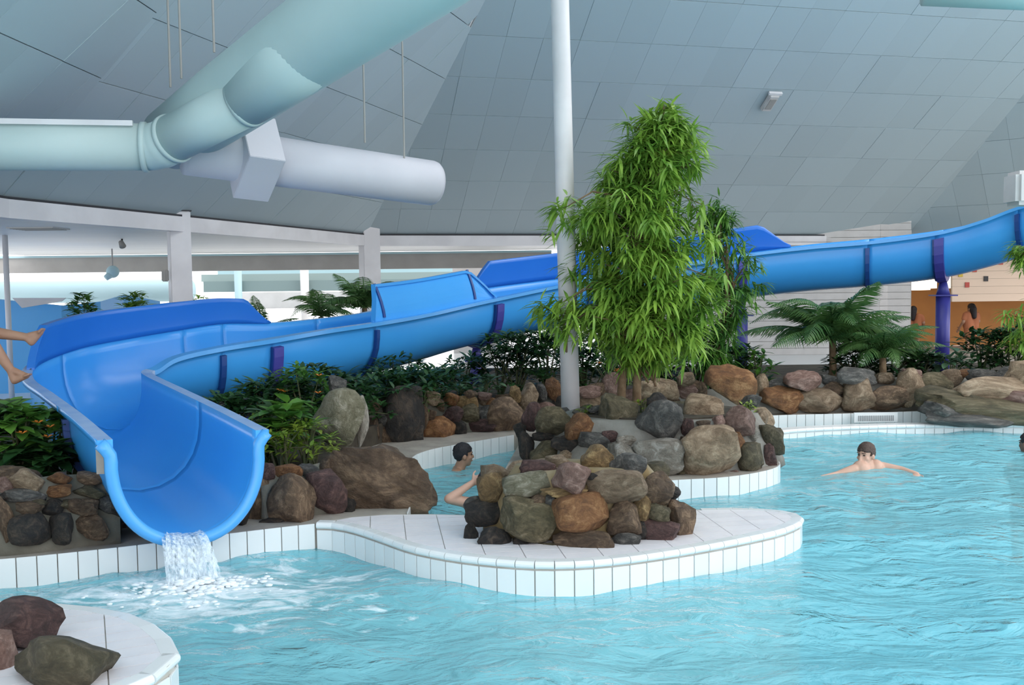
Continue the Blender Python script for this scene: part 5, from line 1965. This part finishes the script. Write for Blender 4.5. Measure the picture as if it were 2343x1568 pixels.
# channel swimmer, facing right
c = P(1061, 1043, 9.95)
swimmer('person', 'dark-haired swimmer with shoulders just out of the channel water', (c.x, c.y, c.z), math.radians(-70), 0.0,
        c + Vector((-.06, .19, -.20)), c + Vector((-.08, -.17, -.20)),
        [(c + Vector((-.06, .21, -.22)), c + Vector((.12, .34, -.34)), c + Vector((.32, .36, -.34)), (1, .1, 0), (0, 0, 1)),
         (c + Vector((-.08, -.19, -.22)), c + Vector((-.30, -.30, -.34)), c + Vector((-.42, -.12, -.38)), (-.4, .6, 0), (0, 0, 1))],
        'skintan', 'hairblack', (down, down, (down + Vector((.3, 0, 0))).normalized()))
# man behind the mound, hand at the back of his head
c = P(1118, 1112, 7.75)
el = P(1027, 1142, 7.62)
wr = P(1080, 1106, 7.72)
shL = P(1098, 1156, 7.8)
swimmer('person', 'black-haired swimmer raising an elbow behind the front rock mound', (c.x, c.y, c.z), math.radians(-25), -0.05,
        shL, shL + Vector((.36, .06, 0.0)),
        [(shL, el, wr, (P(1100, 1094, 7.76) - wr), (0, -1, .2)), (shL + Vector((.36, .06, 0)), shL + Vector((.5, .2, -.2)), shL + Vector((.45, .4, -.25)), (0, 1, 0), (0, 0, 1))],
        'skin', 'hairblack', (down, down, down), line=0.02)
# man swimming in the main pool
c = P(1981, 1043, 9.65)
sl, sr = P(1955, 1074, 9.55), P(2016, 1068, 9.7)
swimmer('person', 'brown-haired man swimming with spread arms in the open pool', (c.x, c.y, c.z), math.radians(128), 0.0,
        sr, sl,
        [(sr, P(2062, 1076, 9.6), P(2098, 1086, 9.45), (P(2086, 1100, 9.2) - P(2098, 1086, 9.45)), (0, 0, 1)),
         (sl, P(1915, 1088, 9.5), P(1880, 1094, 9.4), (-1, -.2, -.1), (0, 0, 1))],
        'skin', 'hairbrown', ((down + Vector((.35, .5, .35))).normalized(), Vector((.5, .75, -.5)).normalized(), Vector((.35, .85, -.4)).normalized()))
# swimmer at the right edge
c = P(2352, 1018, 10.6)
swimmer('person', 'dark-skinned swimmer seen from behind at the right edge of the pool', (c.x, c.y, c.z), math.radians(20), 0.0,
        c + Vector((-.18, 0, -.22)), c + Vector((.18, .05, -.22)),
        [(c + Vector((-.19, 0, -.23)), c + Vector((-.28, -.1, -.33)), c + Vector((-.2, -.3, -.36)), (.5, -.5, 0), (0, 0, 1)), (c + Vector((.19, .05, -.23)), c + Vector((.3, -.1, -.4)), c + Vector((.3, -.3, -.42)), (0, -1, 0), (0, 0, 1))],
        'skindark', 'hairblack', (down, down, down), line=0.06)

# person whose bare legs come in from the left, sitting on a high ledge beside the slide
DL = 8.5
led = P(-210, 810, DL + 0.1)
t = empty('seat_ledge', (led.x, led.y, 0.2), 'white tiled block beside the bend of the slide', 'ledge')
add('block', box_mesh('block', (led.x - 0.25, led.y, 0.2 + (led.z - 0.2) / 2), (0.7, 0.6, led.z - 0.2), None, 0.02), M['tile'], t)
t = empty('person', (led.x, led.y, led.z), 'person seated beside the slide with both bare legs stretched out', 'person')
bm = bmesh.new()
hip = Vector((led.x, led.y, led.z + 0.10))
hipf = hip + Vector((0, -.1, 0))
kn1, an1 = P(-75, 748, DL), P(62, 772, DL)
hl1, to1 = P(72, 784, DL), P(100, 752, DL)
kn2, an2 = P(-40, 752, DL - .1), P(25, 848, DL - .1)
hl2, to2 = P(33, 872, DL - .1), P(70, 856, DL - .1)
for hp, k_, a_, h_, to_ in ((hip + Vector((0, .09, 0)), kn1, an1, hl1, to1), (hipf, kn2, an2, hl2, to2)):
    capsule(bm, hp, .085, k_, .058)
    mid = k_ + (a_ - k_) * 0.35 - Vector((0, 0, .012))
    capsule(bm, k_, .054, mid, .058)
    capsule(bm, mid, .058, a_, .036)
    capsule(bm, a_, .036, h_, .031)
    ball = h_ + (to_ - h_) * .75
    capsule(bm, h_, .031, ball, .027)
    capsule(bm, a_ + (to_ - a_) * .15, .033, ball, .022)
    for i in range(5):
        o = Vector((0, (i - 2) * .017, 0))
        capsule(bm, ball + o, .013, to_ + o - (to_ - ball) * (.08 * abs(i - 1)), .010 if i else .013, 8)
neck = hip + Vector((-.12, 0, .50))
capsule(bm, hip, .14, hip + Vector((-.06, 0, .30)), .14)
capsule(bm, neck + Vector((0, -.13, -.06)), .08, neck + Vector((0, .13, -.06)), .08)
capsule(bm, hip + Vector((-.06, 0, .30)), .14, neck - Vector((0, 0, .10)), .12)
capsule(bm, neck - Vector((0, 0, .04)), .06, neck + Vector((0, 0, .08)), .055)
F = head_frame(neck + Vector((.02, 0, .19)), math.radians(-90), 0)
head_shapes(bm, F)
for s in (-1, 1):
    sh, el_, wr_ = neck + Vector((0, s * .19, -.07)), neck + Vector((-.18, s * .25, -.28)), neck + Vector((-.26, s * .24, -.53))
    capsule(bm, sh, .05, el_, .04)
    capsule(bm, el_, .04, wr_, .027)
    hand(bm, wr_, (-.3, 0, -.6), (1, 0, 0))
finish_body('body', bm, M['skintan'], t)
face_parts(t, F, True, 'hairbrown')
bm = bmesh.new()
ellipsoid(bm, hip + Vector((.03, 0, -.01)), (.19, .19, .12))
add('swim_trunks', bm_mesh('swim_trunks', bm), M['trunks'], t, smooth=True)


# people in the alcove
def stander(px, D, ztop, yaw, label, cloth, hairmat, skin):
    q = P(px, 720, D)
    t = empty('person', (q.x, q.y, 0.2), label, 'person')
    k = (ztop - 0.2) / 1.72
    b = Vector((q.x, q.y, 0.2))
    z = lambda h: b + Vector((0, 0, h * k))
    R_ = Matrix.Rotation(yaw, 3, 'Z')
    bm = bmesh.new()
    F = head_frame(z(1.60), yaw)
    head_shapes(bm, F)
    capsule(bm, z(1.54), .055, z(1.42), .06)
    for s in (-1, 1):
        o = R_ @ Vector((s, 0, 0))
        capsule(bm, z(1.38) + o * .12, .08, z(1.0) + o * .07, .11)
        capsule(bm, z(.92) + o * .09, .09, z(.48) + o * .10, .06)
        capsule(bm, z(.48) + o * .10, .055, z(.09) + o * .10, .038)
        capsule(bm, z(.06) + o * .10, .035, z(.04) + o * .10 + R_ @ Vector((0, .17, 0)), .028)
        e_ = z(1.10) + o * .24
        w_ = z(.90) + o * .22 + R_ @ Vector((0, .12, 0))
        capsule(bm, z(1.38) + o * .19, .05, e_, .04)
        capsule(bm, e_, .04, w_, .027)
        hand(bm, w_, R_ @ Vector((0, .4, -.6)), R_ @ Vector((-s, 0, 0)))
    finish_body('body', bm, M[skin], t, 0.014)
    face_parts(t, F, True, hairmat)
    bm = bmesh.new()
    for s in (-1, 1):
        o = R_ @ Vector((s, 0, 0))
        capsule(bm, z(1.37) + o * .12, .092, z(.92) + o * .08, .125)
        capsule(bm, z(1.38) + o * .19, .062, z(1.22) + o * .22, .058)
        capsule(bm, z(.92) + o * .09, .105, z(.5) + o * .10, .075)
    finish_body('clothes', bm, M[cloth], t, 0.016)
    bm = bmesh.new()
    capsule(bm, z(1.60) - R_ @ Vector((0, .06, 0)), .085, z(1.30) - R_ @ Vector((0, .10, 0)), .055)
    add('long_hair', bm_mesh('long_hair', bm), M[hairmat], t, smooth=True)


stander(2222, DB + 1.0, 1.27, math.radians(20), 'person with dark hair and orange clothes in the middle of the alcove', 'orangecloth', 'hairblack', 'skintan')
stander(2090, DB + 1.6, 1.20, math.radians(-30), 'dark-haired person in orange half hidden by the planked pier', 'orangecloth', 'hairblack', 'skintan')
